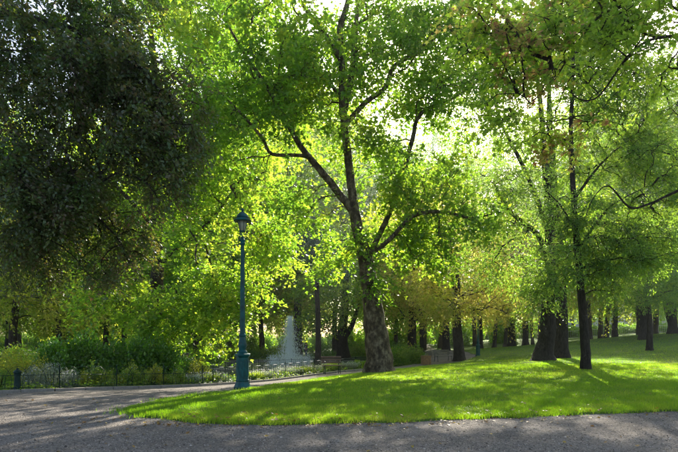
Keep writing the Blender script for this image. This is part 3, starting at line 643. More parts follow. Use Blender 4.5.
mid_tree('small tree with a pale short trunk in front of a thick trunk at right', 650, 351, 35, 210, .21, -2, [(655, 285, 34, 40, 26, 2.2, 100), (650, 235, 35, 45, 30, 3, 70)], M['leaf_ash'], (.35, .25), 153, .17, 'ash_tree', kind='thin', leaves=90, rad=.95)
mid_tree('thick dark trunked tree behind the small pale trunked tree', 644, 341, 50, 100, .42, 0, [(640, 275, 50, 55, 35, 4, 140), (640, 190, 50, 70, 60, 5, 160)], M['leaf_plane'], (.5, .25), 163, .24, 'plane_tree')
mid_tree('tree with twin thick trunks at the far right of the lawn', 673, 335, 55, 100, .46, 3, [(690, 280, 53, 60, 34, 4, 140), (680, 190, 55, 70, 60, 5, 140)], M['leaf_bright'], (.35, .25), 173, .26, 'plane_tree',
         extra=[(((676, 335, 55), (668, 315, 55), (664, 290, 55), (655, 250, 55)), (.34, .3, .26, .12))])
mid_tree('distant grey trunked tree in front of the pale far railing', 606, 339, 75, 180, .32, 1, [(600, 290, 72, 55, 26, 5, 150), (605, 245, 75, 60, 35, 6, 130)], M['leaf_yellow'], (.18, .2), 183, .34)

# --- near tree at the right whose branches reach into the top of the view
b = base_at(900, 425, 8.6)
t = Tree('chestnut_tree', 'near tree reaching in from the right with green and rusty lobed leaves', 'tree', b, M['bark_dark'], M['leaf_chestnut'])
t.limb([b - np.array((0, 0, .1)), *A3((895, 300, 8.6), (885, 150, 8.6), (870, 0, 8.6), (860, -150, 8.6), (850, -300, 8.6))], [.3, .26, .23, .18, .13, .05], flare=.4)
t.limb(A3((880, 80, 8.6), (780, 40, 8.7), (710, 25, 8.8), (678, 35, 8.8), (650, 40, 8.8), (627, 57, 8.8), (600, 95, 8.7), (582, 100, 8.7), (570, 92, 8.7)), [.09, .06, .038, .028, .024, .02, .014, .009, .005])
t.limb(A3((888, 210, 8.6), (790, 190, 9), (720, 178, 9.2), (678, 191, 9.3), (649, 204, 9.3), (629, 207, 9.3), (609, 186, 9.3), (594, 197, 9.3), (585, 218, 9.3)), [.08, .055, .036, .028, .022, .018, .013, .009, .005])
t.limb(A3((870, 0, 8.6), (780, -50, 8.5), (690, -30, 8.4), (630, 0, 8.4), (595, 20, 8.4), (570, 55, 8.4), (550, 85, 8.3), (512, 117, 8.2)), [.09, .06, .04, .025, .02, .015, .010, .004])
t.limb(A3((627, 57, 8.8), (612, 45, 8.7), (590, 30, 8.5), (560, 14, 8.3)), [.014, .011, .008, .004])
t.limb(A3((600, 95, 8.7), (575, 75, 8.6), (560, 100, 8.5), (545, 140, 8.4)), [.009, .008, .006, .003])
Cn = t.clusters([(585, 35, 8.4, 70, 45, 1.0, 48), (520, 60, 8.3, 50, 50, .8, 36), (510, 118, 8.2, 14, 10, .3, 6), (650, 90, 8.8, 45, 40, .8, 30), (655, 20, 8.8, 55, 35, .8, 44), (480, 25, 8.2, 35, 30, .6, 22), (600, -5, 8.6, 70, 20, .8, 26), (672, 6, 9.2, 26, 18, .5, 18), (720, 60, 8.8, 50, 90, 1.2, 40), (640, -40, 8.6, 130, 40, 1.5, 22), (560, 140, 9, 40, 25, .6, 14)], 193, gap=.05)
t.grow(Cn, 48, .38, .078, 'star', .35, seed=194, tint=(.3, .16), twigs=4, droop=.35, tfun=lambda c: np.where((vnoise(c, .9, 8) > .28) & (c[:, 0] / c[:, 1] < .52), .5, 0.0))
t.finish()

# --- trees of the far belt: three kinds, then copies
def generic(leafm, seed, tint, hgt, rad, barkm, low, nc=330, lab='full leafy tree in the far belt closing off the park', grp='far belt of trees', name='park_tree'):
    t = Tree(name, lab, 'tree', np.zeros(3), M[barkm], leafm, grp)
    t.limb([(0, 0, -.3), (0.1, 0, 2), (0.2, .1, 5), (0, .2, 8), (0, 0, hgt * .8)], [.36, .3, .25, .18, .05], flare=.4)
    r = np.random.default_rng(seed); q = r.normal(size=(nc * 3, 3)); q /= np.linalg.norm(q, axis=1)[:, None]; q *= (r.random(nc * 3) ** .4)[:, None]
    q = q * np.array([rad, rad, (hgt - low) / 2]) + np.array([0, 0, (hgt + low) / 2]); q = q[vnoise(q, .14, seed) > -.15 - .5 * r.random(len(q))][:nc]
    t.grow(q, 46, 1.25, .34 if nc < 400 else .28, 'kite', .5, seed=seed, tint=tint, twigs=3)
    t.finish(); return t.root
protos = [generic(M['leaf_bright'], 201, (.35, .25), 17, 6.0, 'bark_brown', 2.2), generic(M['leaf_plane'], 207, (.5, .25), 19, 6.5, 'bark_dark', 3.0), generic(M['leaf_yellow'], 211, (.12, .2), 15, 5.5, 'bark_brown', 2.0)]
spots = []
for k_, d in ((0, 78), (1, 98), (2, 122)):
    nn = (13, 14, 14)[k_]
    for j in range(nn):
        px = -60 + (j + (.5 if k_ == 1 else 0) + random.uniform(-.25, .25)) * 800 / nn
        if k_ == 0 and 470 < px < 640: continue
        if k_ == 0 and 225 < px < 265: continue
        spots.append((px, d + random.uniform(-7, 7)))
spots += [(-40, 45), (60, 52), (105, 60), (230, 62), (200, 50)]
for j, (px, d) in enumerate(spots):
    p_ = protos[random.choice((0, 0, 1, 2))] if j > 2 else protos[j]
    o = p_ if j <= 2 else copy_tree(p_)
    x = (px - HX) * d / FPX
    o.location = on(x, d, -.05); o.rotation_euler = (0, 0, random.uniform(0, 6.28)); s_ = random.uniform(.8, 1.15); o.scale = (s_, s_, s_ * random.uniform(.9, 1.12))

tall = [generic(M['leaf_bright'], 221, (.4, .28), 29, 8.5, 'bark_brown', 4.5, 720, 'x', 'tall trees in the middle distance', 'plane_tree'), generic(M['leaf_plane'], 227, (.6, .25), 27, 8.0, 'bark_dark', 4.5, 720, 'x', 'tall trees in the middle distance', 'plane_tree')]
for j, (px, d, kd, sc, lb) in enumerate([(85, 56, 1, 1.0, 'tall tree rising behind the left end of the laurel hedge'), (640, 62, 0, 1.25, 'tall bright tree beyond the thick trunk on the right lawn'), (735, 48, 1, 1.0, 'tall tree just outside the right edge of the lawn view'),
        (300, 64, 1, 1.25, 'tall green tree beyond the fountain jet'), (160, 62, 0, 1.2, 'tall bright tree beyond the leaning trunk in the hedge'), (-20, 48, 0, 1.0, 'tall bright tree beyond the yellow tree at the far left')]):
    o = tall[kd] if j < 2 else copy_tree(tall[kd])
    o['label'] = lb; x = (px - HX) * d / FPX; o.location = on(x, d, -.05); o.rotation_euler = (0, 0, 1.3 * j); o.scale = (sc, sc, sc)
for j, px in enumerate([-10, 60, 125, 195, 262, 335, 395, 590, 615, 655, 690, 20, 95, 160, 230, 300, 370, 410, 440, 475, 540, 600, 650, 710]):
    d = (72 if j < 11 else 88) + 5 * math.sin(j * 2.3); o = copy_tree(tall[j % 3 == 2]); x = (px - HX) * d / FPX; o.location = on(x, d, -.05); o.rotation_euler = (0, 0, 2.1 * j); sc = 1.12 + .1 * math.sin(j * 5.1); o.scale = (sc, sc, sc * (1.1 if j < 11 else 1.34))
    o['label'] = 'very tall tree of the high row rising above the far belt'; o['group'] = 'high row of trees above the far belt'
# low dark thicket along the far boundary
far_side = ['far left', 'left', 'middle left', 'middle', 'middle right', 'right', 'far right']
protob = None
for j in range(46):
    px = -40 + j * 17; d = 100 + 10 * math.sin(j * 2.1)
    if px > 540: d = 96
    x = (px - HX) * d / FPX
    if protob is None:
        r = np.random.default_rng(5); nn_ = 5200; q = r.normal(size=(nn_, 3)); q /= np.linalg.norm(q, axis=1)[:, None]; q[:, 2] = np.abs(q[:, 2]); Pq = q * np.array([3.2, 2.0, 3.6]) * (r.random((nn_, 1)) ** .3) * (1 + .25 * vnoise(q * 2, .6, 3))[:, None]
        V, F, k = leaf_mesh(Pq, q + r.normal(size=q.shape) * .8, q + r.normal(size=q.shape) * .6, .3 * r.uniform(.6, 1.3, nn_), 'kite')
        protob = mesh_np('tall_shrub', V, F, M['leaf_plane'], attr=np.repeat(r.random(nn_) * .7, k)); o = protob
    else: o = protob.copy(); C.objects.link(o)
    tag(o, 'tall dark shrub in the thicket along the far boundary', 'shrub', 'thicket of shrubs along the far boundary')
    o.location = on(x, d, -.1); o.rotation_euler = (0, 0, j * 1.7); sz_ = .8 + .4 * abs(math.sin(j * 3.3)); o.scale = (sz_, sz_, sz_ if px < 540 else .55)

# ------------------------------------------------------------------ shrubs and bedding plants
def shrub(name, label, cat, c, rx, ry, h, n, size, kind, leafm, tint, seed, group=None, up=.7, base_h=0.0, flowers=0):
    r = np.random.default_rng(seed); root = empty(name, tuple(c)); tag(root, label, cat, group)
    nb = max(4, int(rx * ry * 14)); bc = r.normal(size=(nb, 3)); bc /= np.linalg.norm(bc, axis=1)[:, None]; bc *= (r.random(nb) ** .4)[:, None]
    q = r.normal(size=(n, 3)); q /= np.linalg.norm(q, axis=1)[:, None]; rr = r.random(n) ** .28
    nrm = q.copy(); bump_ = 1 + .34 * vnoise(q * 2.2, .6, seed)
    P = q * (rr * bump_)[:, None]; P[:, 2] = np.abs(P[:, 2])
    P = P * np.array([rx, ry, h - base_h]); P[:, 2] += base_h + .02
    nrm[:, 2] = np.abs(nrm[:, 2]) + up; Nn = nrm + r.normal(size=(n, 3)) * .6
    T = nrm + r.normal(size=(n, 3)) * .8
    tn = np.clip(tint[0] + tint[1] * r.normal(size=n) + .15 * vnoise(P, .9, seed + 1), 0, 1)
    V, F, k = leaf_mesh(P, T, Nn, size * r.uniform(.6, 1.3, n), kind)
    mesh_np('foliage', V, F, leafm, root, attr=np.repeat(tn, k))
    a = Acc()
    for _ in range(10):
        e = r.normal(size=3) * .4; e[2] = .75; e = e * np.array([rx, ry, h])
        Vv, Ff = tube_np(np.array([[e[0] * .15, e[1] * .15, -.05], e * np.array([.6, .6, .5]), e]), [.02, .014, .006], 4); a.add(Vv, Ff)
    a.build('stems', M['bark_dark'], root)
    if flowers:
        q = r.normal(size=(flowers, 3)); q /= np.linalg.norm(q, axis=1)[:, None]; q[:, 2] = np.abs(q[:, 2]) * .8 + .25
        Pf = q * np.array([rx, ry, h]); 
        V, F, k = leaf_mesh(Pf, r.normal(size=(flowers, 3)), r.normal(size=(flowers, 3)), .05 * r.uniform(.5, 1.2, flowers), 'kite')
        mesh_np('flowers', V, F, M['flower_white'], root, attr=np.repeat(r.random(flowers), k))['kind'] = 'stuff'
    return root
def spiky(name, label, cat, c, rad, h, n, mat, tint, seed, group=None, wd=.008, heads=0):
    r = np.random.default_rng(seed); root = empty(name, tuple(c)); tag(root, label, cat, group)
    a = r.random(n) * 6.28; rr = np.sqrt(r.random(n)) * rad; bx = np.c_[np.cos(a), np.sin(a)] * rr[:, None] * .6
    hh = h * r.uniform(.55, 1.05, n); out = np.c_[np.cos(a), np.sin(a)] * (rr[:, None] * .9) + r.normal(size=(n, 2)) * .1 * h
    p0 = np.c_[bx, np.zeros(n)]; p1 = np.c_[bx + out * .35, hh * .6]; p2 = np.c_[bx + out * 1.0, hh]
    wv = np.c_[np.cos(a + 1.57), np.sin(a + 1.57), np.zeros(n)] * wd
    V = np.stack([p0 - wv, p0 + wv, p1 - wv, p1 + wv, p2], 1)
    b_ = (np.arange(n) * 5)[:, None]; Q = np.array([[0, 1, 3, 2]]) + b_; Tt = np.array([[2, 3, 4]]) + b_
    tn = np.clip(tint[0] + tint[1] * r.normal(size=n), 0, 1)
    mesh_np('foliage', V.reshape(-1, 3), [Q, Tt], mat, root, attr=np.repeat(tn, 5))
    if heads:
        idx = r.integers(0, n, heads); P = p2[idx] + r.normal(size=(heads, 3)) * .03
        Vh, F, k = leaf_mesh(P, r.normal(size=(heads, 3)) * .5 + np.array([0, 0, 1]), r.normal(size=(heads, 3)), .06 * r.uniform(.5, 1.2, heads), 'kite')
        mesh_np('flowers', Vh, F, M['flower_white'], root, attr=np.repeat(r.random(heads), k))['kind'] = 'stuff'
    return root
def bedpt(px, d): x = (px - HX) * d / FPX; return np.array(on(x, d, -.03))
# laurel hedge: separate rounded bushes
lab = ['leftmost rounded bush of the dark laurel hedge', 'second bush from the left in the dark laurel hedge', 'middle bush of the dark laurel hedge below the leaning trunk', 'bush right of the middle in the dark laurel hedge', 'rightmost bush of the dark laurel hedge ending near the gap']
for j, (px, top) in enumerate([(55, 343), (82, 340), (112, 343), (140, 341), (162, 346)]):
    d = 20.5 + j * .6; c = bedpt(px, d); h = at(px, top, d)[2] - c[2]
    shrub('laurel_bush', lab[j], 'bush', c, 1.0, .8, h * 1.02, 5200, .13, 'kite', M['leaf_laurel'], (.45, .25), 300 + j, 'bushes of the laurel hedge', up=.4, base_h=.1)
c = bedpt(15, 17.6); shrub('golden_hedge', 'low golden leaved hedge behind the cast iron bollard', 'hedge', c, 1.5, .55, at(15, 353, 17.6)[2] - c[2], 9000, .05, 'kite', M['leaf_gold'], (.5, .25), 320)
c = bedpt(-40, 17.2); shrub('golden_hedge', 'golden hedge running out of view at the left edge', 'hedge', c, 1.3, .6, at(15, 355, 17.2)[2] - c[2], 6000, .05, 'kite', M['leaf_gold'], (.4, .25), 321)
c = bedpt(-2, 16.6); shrub('yew_bush', 'dark green clipped bush beside the bollard at the left edge', 'bush', c, .62, .45, at(0, 366, 16.6)[2] - c[2], 5000, .045, 'thin', M['leaf_laurel'], (.3, .2), 322)
for j, (px, d, top, rx, lb) in enumerate([(33, 16.8, 368, .42, 'silvery grey leaved bush just right of the bollard'), (52, 16.9, 365, .45, 'silvery white flecked bush behind the low hoop fence'), (70, 17.2, 371, .35, 'small silvery bush at the right end of the silver planting')]):
    c = bedpt(px, d); shrub('silver_bush', lb, 'bush', c, rx, .35, at(px, top, d)[2] - c[2], 3400, .06, 'thin', M['leaf_silver'], (.45, .3), 330 + j, 'silver leaved bushes by the left fence', flowers=80)
herb = [(84, 17.4, 374, .26, 0), (94, 17.8, 367, .30, 1), (107, 18.0, 371, .36, 0), (121, 18.4, 377, .26, 0), (131, 18.6, 366, .34, 1), (144, 18.9, 372, .34, 0), (156, 19.3, 367, .36, 1), (169, 19.6, 376, .28, 0), (178, 20.4, 370, .28, 1)]
hl = ['small yellow green perennial nearest the silver bushes', 'loose tall perennial, first of the tall ones from the silver bushes', 'dense yellow green perennial left of a gap in the left border', 'lowest yellow green perennial in the left border', 'tallest loose perennial in front of the middle of the laurel hedge', 'bushy perennial between the two tallest loose ones', 'wide loose tall perennial before the right part of the laurel hedge', 'low leafy perennial below the end of the laurel hedge', 'last loose perennial at the gap after the laurel hedge']
for j, (px, d, top, rx, kd) in enumerate(herb):
    c = bedpt(px, d); h = at(px, top, d)[2] - c[2]
    shrub('leafy_perennial', hl[j], 'plant', c, rx, .32, h, 1500 if kd else 2300, .075 if kd else .06, 'kite' if kd else 'thin', M['leaf_gold' if j % 3 == 0 else 'leaf_herb'], (.55, .3), 340 + j, 'yellow green plants along the left fence', flowers=24)
    if kd: pass
c = bedpt(200, 22.5); shrub('golden_bush', 'small rounded golden bush left of the lamp post', 'bush', c, .55, .45, at(200, 361, 22.5)[2] - c[2], 3500, .055, 'kite', M['leaf_gold'], (.6, .2), 360)
c = bedpt(193, 21.2); shrub('dark_cushion', 'low dark green cushion plant at the fence foot left of the lamp', 'plant', c, .5, .3, .32, 1800, .05, 'kite', M['leaf_laurel'], (.6, .2), 361)
c = bedpt(228, 22.4); shrub('dark_cushion', 'low dark green cushion plant just left of the lamp plinth', 'plant', c, .45, .3, .36, 1800, .05, 'kite', M['leaf_laurel'], (.6, .2), 362)
place = ['left of the golden bush', 'below the golden bush', 'right of the golden bush', 'left of the lamp plinth', 'just right of the lamp post', 'below the left side of the fountain', 'below the fountain jet', 'right below the fountain jet', 'left of the bench', 'behind the left end of the bench', 'behind the right end of the bench', 'between the bench and the big plane']
for j, px in enumerate([184, 196, 209, 221, 254, 266, 279, 291, 303, 316, 332, 349]):
    d = 21.2 + max(0, px - 213) * .062 if px < 320 else 27.6 + (px - 320) * .08
    if px in (184, 196, 209): d = 20.9 + (px - 184) * .03
    c = bedpt(px, d + .2); h = random.uniform(.38, .55)
    if j % 3 == 0: shrub('silver_bush', 'pale silvery mound of foliage ' + place[j], 'plant', c, .5, .35, h, 2400, .06, 'thin', M['leaf_silver'], (.55, .3), 370 + j, 'pale plants along the fountain fence', flowers=120)
    else: spiky('tufted_grass', 'pale tufted flowering grass ' + place[j], 'plant', c, .5, h * 1.2, 1300, M['leaf_silver' if j % 2 else 'leaf_herb'], (.6, .25), 370 + j, 'pale plants along the fountain fence', .01, 200)
for j, (px, d, top, rx, lb) in enumerate([(394, 37.5, 350, 1.2, 'left bush of the bright green shrub mound beside the big trunk'), (408, 38.5, 347, 1.4, 'right bush of the bright green shrub mound by the litter bin'), (360, 33, 362, .9, 'low green bush behind the fence close to the big trunk')]):
    c = bedpt(px, d); shrub('green_bush', lb, 'bush', c, rx, 1.0, at(px, top, d)[2] - c[2], 5200, .11, 'kite', M['leaf_herb'], (.3, .25), 400 + j, 'green bushes by the big plane')
far = [(20, 27), (45, 30), (75, 29), (100, 33), (180, 33), (128, 34), (205, 44), (245, 56), (225, 60), (265, 58), (320, 60), (360, 56), (375, 60), (395, 64), (282, 66)]
for j, (px, d) in enumerate(far):
    c = bedpt(px, d); shrub('round_bush', 'rounded bush in the far planting ' + ['at the left edge behind the golden hedge', 'just behind the left half of the golden hedge', 'behind the left end of the laurel hedge', 'behind the middle of the laurel hedge', 'behind the right end of the laurel hedge', 'between the laurel hedge and the leaning trunk', 'left of the lamp post across the pond', 'straight behind the lamp post', 'farthest left of the lamp post', 'left of the fountain jet', 'right of the fountain between two trunks', 'left of the big plane trunk', 'hidden by the big plane trunk', 'just right of the big plane trunk', 'straight behind the fountain jet'][j], 'bush', c, 1.8, 1.2, random.uniform(1.0, 1.8), 3200, .13, 'kite', M[('leaf_plane', 'leaf_laurel', 'leaf_herb')[j % 3]], (.5, .25), 420 + j, 'bushes of the far planting')
# ground cover of the borders
Pb = []
Fn = np.array(FENCE)
for k_ in range(len(Fn) - 1):
    a_, b_ = Fn[k_], Fn[k_ + 1]; nrm = np.array([-(b_ - a_)[1], (b_ - a_)[0]]); nrm /= np.linalg.norm(nrm); m_ = int(np.linalg.norm(b_ - a_) * 900)
    tt = RNG.random(m_)[:, None]; Pb.append(a_ + (b_ - a_) * tt + nrm * (.15 + RNG.random(m_)[:, None] ** 1.2 * 2.6))
Pb = np.concatenate(Pb); n = len(Pb); z = tz(Pb[:, 0], Pb[:, 1]) - .03 + RNG.random(n) * .22 * (1.1 + vnoise(np.c_[Pb, Pb[:, :1] * 0], .8, 3)); a = RNG.random(n) * 6.28
V, F, k = leaf_mesh(np.c_[Pb, z], np.c_[np.cos(a), np.sin(a), RNG.normal(size=n) * .6], np.c_[RNG.normal(size=(n, 2)) * .7, np.ones(n)], RNG.uniform(.05, .12, n), 'kite')
tag(mesh_np('ground_cover', V, F, M['leaf_herb'], attr=np.repeat(np.clip(RNG.normal(size=n) * .25 + .35, 0, 1), k)), 'low leafy ground cover filling the borders behind the fence', 'ground cover', kind='stuff')

# lawn beyond the pond
def far_lawn():
    poly = [np.array(p) for p in [(-30, 36), (-16, 34.5), (-13, 52), (4, 52), (6, 60), (-5, 74), (-40, 74)]]
    o, B = sheet('far_lawn', poly, 0.02, M['turf'], .5); tag(o, kind='structure')
far_lawn()

# ------------------------------------------------------------------ kerb, fences
def walk(poly, step):
    poly = np.array(poly); seg = np.linalg.norm(np.diff(poly, axis=0), axis=1); cum = np.r_[0, np.cumsum(seg)]
    s_ = np.arange(0, cum[-1], step); return np.c_[np.interp(s_, cum, poly[:, 0]), np.interp(s_, cum, poly[:, 1])]
kb = tag(empty('kerb', on(*FENCE[0])), kind='structure'); kpts = walk([p + np.array((0.1, -.28)) for p in FENCE], .9)
bm = bmesh.new(); box(bm, (0, 0, 0), (.88, .13, .16)); bmesh.ops.bevel(bm, geom=bm.edges[:], offset=.012, segments=1, affect='EDGES')
kproto = None
for j in range(len(kpts) - 1):
    a_, b_ = kpts[j], kpts[j + 1]; mid = (a_ + b_) / 2
    if kproto is None: kproto = from_bm('kerb_stone', bm, M['stone']); st = kproto
    else: st = kproto.copy(); C.objects.link(st)
    st.parent = kb; st.matrix_parent_inverse = Matrix.Identity(4)
    z_ = tz(mid[0], mid[1])[0]; za, zb = tz(*a_)[0], tz(*b_)[0]
    st.location = Vector((mid[0], mid[1], z_ + .015 + random.uniform(-.006, .006))) - kb.location
    st.rotation_euler = (0, -math.atan2(zb - za, .9), math.atan2(b_[1] - a_[1], b_[0] - a_[0]) + random.uniform(-.01, .01))
def hoop_mesh(wd, h0, h1):
    pts = [(-wd / 2, 0, h0)] + [(-wd / 2 * math.cos(t_), 0, h0 + (h1 - h0) * (.35 + .65 * math.sin(t_))) for t_ in np.linspace(0, math.pi, 9)] + [(wd / 2, 0, h0)]
    return pts
def fence(name, label, line, mode):
    P_ = walk(line, .46 if mode == 'hoop' else .55); root = empty(name, on(*P_[0])); tag(root, label, 'fence')
    O = np.array(root.location); pr = {}
    def inst(key, mk, loc, rz, sy=0.0):
        if key not in pr: pr[key] = mk(); q = pr[key]
        else: q = pr[key].copy(); C.objects.link(q)
        q.parent = root; q.location = Vector(np.array(loc) - O); q.rotation_euler = (0, sy, rz)
    H = .78
    for j in range(len(P_)):
        p_ = P_[j]; z_ = tz(*p_)[0]
        if j % 4 == 0:
            def mkpost():
                bm = bmesh.new(); lathe(bm, [(.018, -.1), (.018, H), (.028, H + .01), (.028, H + .03), (.012, H + .05), (0.0001, H + .08)], 8); return from_bm('post', bm, M['iron'], root, True)
            inst('post', mkpost, (p_[0], p_[1], z_), 0)
        if j + 1 < len(P_):
            q_ = P_[j + 1]; zq = tz(*q_)[0]; mid = (p_ + q_) / 2; L_ = np.linalg.norm(q_ - p_); rz = math.atan2(q_[1] - p_[1], q_[0] - p_[0]); sy = -math.atan2(zq - z_, L_)
            zm = (z_ + zq) / 2
            if mode == 'hoop':
                inst('hoop', lambda: tube_obj('hoop', hoop_mesh(.62, .12, .80), .007, M['iron'], root, 5), (mid[0], mid[1], zm), rz, sy)
            else:
                def mkbar(): return tube_obj('bar', [(0, 0, .14), (0, 0, .4), (0, 0, .74)], .007, M['iron'], root, 5)
                for f in (0.0, .25, .5, .75):
                    pp = p_ + (q_ - p_) * f; inst('bar', mkbar, (pp[0], pp[1], z_ + (zq - z_) * f), 0)
            for hz in ((.14, .52) if mode == 'hoop' else (.14, .74)):
                inst('rail%g' % hz, lambda hz=hz: tube_obj('rail', [(-.285, 0, hz), (0, 0, hz), (.285, 0, hz)], .009, M['iron'], root, 5), (mid[0], mid[1], zm), rz, sy)
    return root
fence('hoop_fence', 'low dark green hooped iron fence along the left border', FENCE[:5], 'hoop')
fence('railing_fence', 'low green iron railing along the path below the fountain', FENCE[4:], 'bar')
# railing near the pond
fence('railing_fence', 'second iron railing close to the pond behind the pale plants', [np.array(p) for p in [(-7.6, 33.4), (-4, 33.8), (0.0, 34), (3.4, 35)]], 'bar')

# ------------------------------------------------------------------ lamp posts
def lamp(label, loc):
    root = empty('street_lamp', loc); tag(root, label, 'lamp post', 'green cast iron lamp posts')
    def part(name, prof, n=20, mat=M['teal'], parent=root, smooth=True, phase=0.0):
        bm = bmesh.new(); lathe(bm, prof, n, phase=phase); o = from_bm(name, bm, mat, parent, smooth)
        if smooth:
            md = o.modifiers.new('edges', 'EDGE_SPLIT'); md.split_angle = R(35)
        return o
    part('plinth', [(.235, -.05), (.235, .05), (.225, .07), (.215, .10), (.185, .16), (.178, .20), (.190, .215), (.190, .24), (.172, .26), (.172, .30), (.172, .78), (.172, .84), (.185, .86), (.205, .88), (.215, .91), (.215, .935), (.19, .95), (.14, .965)], 8, phase=R(22.5), smooth=False)
    # raised panels on the eight plinth faces
    bm = bmesh.new(); box(bm, (0, 0, 0), (.012, .085, .42)); bmesh.ops.bevel(bm, geom=bm.edges[:], offset=.004, segments=1, affect='EDGES')
    pp = from_bm('plinth_panel', bm, M['teal'], root)
    for k_ in range(8):
        q = pp if k_ == 0 else pp.copy()
        if k_: C.objects.link(q); q.parent = root
        a_ = R(45 * k_); q.location = (math.cos(a_) * .161, math.sin(a_) * .161, .55); q.rotation_euler = (0, 0, a_)
    part('lower_shaft', [(.13, .96), (.135, .99), (.12, 1.02), (.10, 1.05), (.105, 1.10), (.118, 1.16), (.118, 1.20), (.10, 1.28), (.088, 1.34), (.083, 1.40), (.095, 1.42), (.1, 1.44), (.095, 1.46), (.075, 1.49)], 20)
    # fluted shaft
    bm = bmesh.new(); nf = 32; rings = []
    for (r_, z_) in [(.074, 1.485), (.072, 1.7), (.067, 2.2), (.062, 2.8), (.056, 3.4), (.050, 3.9)]:
        rings.append([bm.verts.new(((r_ * (1 - .07 * (k_ % 2))) * math.cos(2 * math.pi * k_ / nf), (r_ * (1 - .07 * (k_ % 2))) * math.sin(2 * math.pi * k_ / nf), z_)) for k_ in range(nf)])
    for a_, b_ in zip(rings[:-1], rings[1:]):
        for k_ in range(nf): bm.faces.new((a_[k_], a_[(k_ + 1) % nf], b_[(k_ + 1) % nf], b_[k_]))
    from_bm('shaft', bm, M['teal'], root)
    part('collar', [(.052, 3.89), (.068, 3.91), (.072, 3.94), (.060, 3.97), (.075, 4.0), (.078, 4.03), (.05, 4.06), (.036, 4.12)], 20)
    for k_ in range(3):
        a_ = R(120 * k_ + 30); ca_, sa_ = math.cos(a_), math.sin(a_)
        tube_obj('bracket', [(ca_ * .03, sa_ * .03, 4.10), (ca_ * .085, sa_ * .085, 4.13), (ca_ * .05, sa_ * .05, 4.20), (ca_ * .075, sa_ * .075, 4.27)], .011, M['teal'], root, 6)
    lan = part('lantern', [(.02, 4.245), (.078, 4.25), (.085, 4.265), (.078, 4.28)], 6, smooth=False)
    for k_ in range(6):
        a_ = R(60 * k_); a2 = R(60 * (k_ + 1)); r0, r1 = .076, .128
        tube_obj('lantern_rib', [(r0 * math.cos(a_), r0 * math.sin(a_), 4.275), ((r0 + r1) / 2 * math.cos(a_), (r0 + r1) / 2 * math.sin(a_), 4.41), (r1 * math.cos(a_), r1 * math.sin(a_), 4.545)], .008, M['teal'], root, 5)
        f_ = .94; me = [(r0 * f_ * math.cos(a_), r0 * f_ * math.sin(a_), 4.285), (r0 * f_ * math.cos(a2), r0 * f_ * math.sin(a2), 4.285), (r1 * f_ * math.cos(a2), r1 * f_ * math.sin(a2), 4.54), (r1 * f_ * math.cos(a_), r1 * f_ * math.sin(a_), 4.54)]
        me_in = [(x_ * .96, y_ * .96, z_) for x_, y_, z_ in me]
        mesh_np('glass_pane', np.array(me + me_in), np.array([(0, 1, 2, 3), (7, 6, 5, 4), (0, 4, 5, 1), (1, 5, 6, 2), (2, 6, 7, 3), (3, 7, 4, 0)]), M['glass'], root)
    part('lantern_roof', [(.12, 4.535), (.235, 4.53), (.245, 4.545), (.235, 4.565), (.165, 4.60), (.158, 4.625), (.172, 4.64), (.165, 4.66), (.14, 4.70), (.115, 4.735), (.085, 4.76), (.045, 4.775)], 24)
    part('finial', [(.045, 4.77), (.05, 4.785), (.03, 4.80), (.022, 4.815), (.04, 4.83), (.046, 4.85), (.03, 4.875), (.0001, 4.895)], 14)
    return root
p = gp(242.5, 389.5); lm = lamp('tall green cast iron lamp post with glass lantern at the lawn corner', tuple(p + np.array((0, 0, .02))))
c2 = copy_tree(lm); c2['label'] = 'distant green lamp post half hidden by golden leaves beyond the path'; q = base_at(478, 356, 42); c2.location = tuple(q); c2.rotation_euler = (0, 0, .5)

# ------------------------------------------------------------------ bollard
q = at(17.5, 391.5, 15.75); q[2] = tz(q[0], q[1])[0] - .01
root = empty('bollard', tuple(q)); tag(root, 'dark green cast iron bollard with a domed cap at left', 'bollard')
bm = bmesh.new(); lathe(bm, [(.15, -.1), (.15, .08), (.125, .11), (.105, .16), (.095, .30), (.085, .50), (.085, .54), (.10, .55), (.10, .58), (.08, .59)], 16); from_bm('body', bm, M['iron'], root, True)
bm = bmesh.new(); lathe(bm, [(.08, .588), (.115, .60), (.118, .63), (.10, .67), (.07, .70), (.035, .715), (.04, .735), (.02, .76), (.0001, .765)], 16); from_bm('cap', bm, M['iron'], root, True)

# ------------------------------------------------------------------ benches, bin
def bench(label, loc, rz, mat_w, L_=1.5):
    root = empty('park_bench', loc, rz); tag(root, label, 'bench', 'slatted park benches')
    for k_ in range(4):
        bm = bmesh.new(); box(bm, (0, -.2 + k_ * .12, .45), (L_, .095, .03)); bmesh.ops.bevel(bm, geom=bm.edges[:], offset=.006, segments=1, affect='EDGES'); from_bm('seat_slat', bm, mat_w, root)
    for k_ in range(3):
        bm = bmesh.new(); box(bm, (0, .26 + k_ * .03, .60 + k_ * .13), (L_, .025, .095), Matrix.Rotation(R(-14), 4, 'X')); bmesh.ops.bevel(bm, geom=bm.edges[:], offset=.006, segments=1, affect='EDGES'); from_bm('back_slat', bm, mat_w, root)
    for sx in (-1, 1):
        x = sx * (L_ / 2 - .14)
        tube_obj('leg', [(x, -.26, 0), (x, -.24, .2), (x, -.22, .42)], .02, M['iron'], root, 6)
        tube_obj('leg', [(x, .26, 0), (x, .20, .2), (x, .20, .42)], .02, M['iron'], root, 6)
        tube_obj('back_support', [(x, .21, .41), (x, .26, .55), (x, .345, .92)], .018, M['iron'], root, 6)
        tube_obj('armrest', [(x, -.24, .40), (x, -.26, .64), (x, .0, .67), (x, .31, .66)], .017, M['iron'], root, 6)
        tube_obj('seat_bearer', [(x, -.26, .42), (x, 0, .425), (x, .24, .42)], .015, M['iron'], root, 6)
    return root
x, y = (332 - HX) * 25.6 / FPX, 25.6
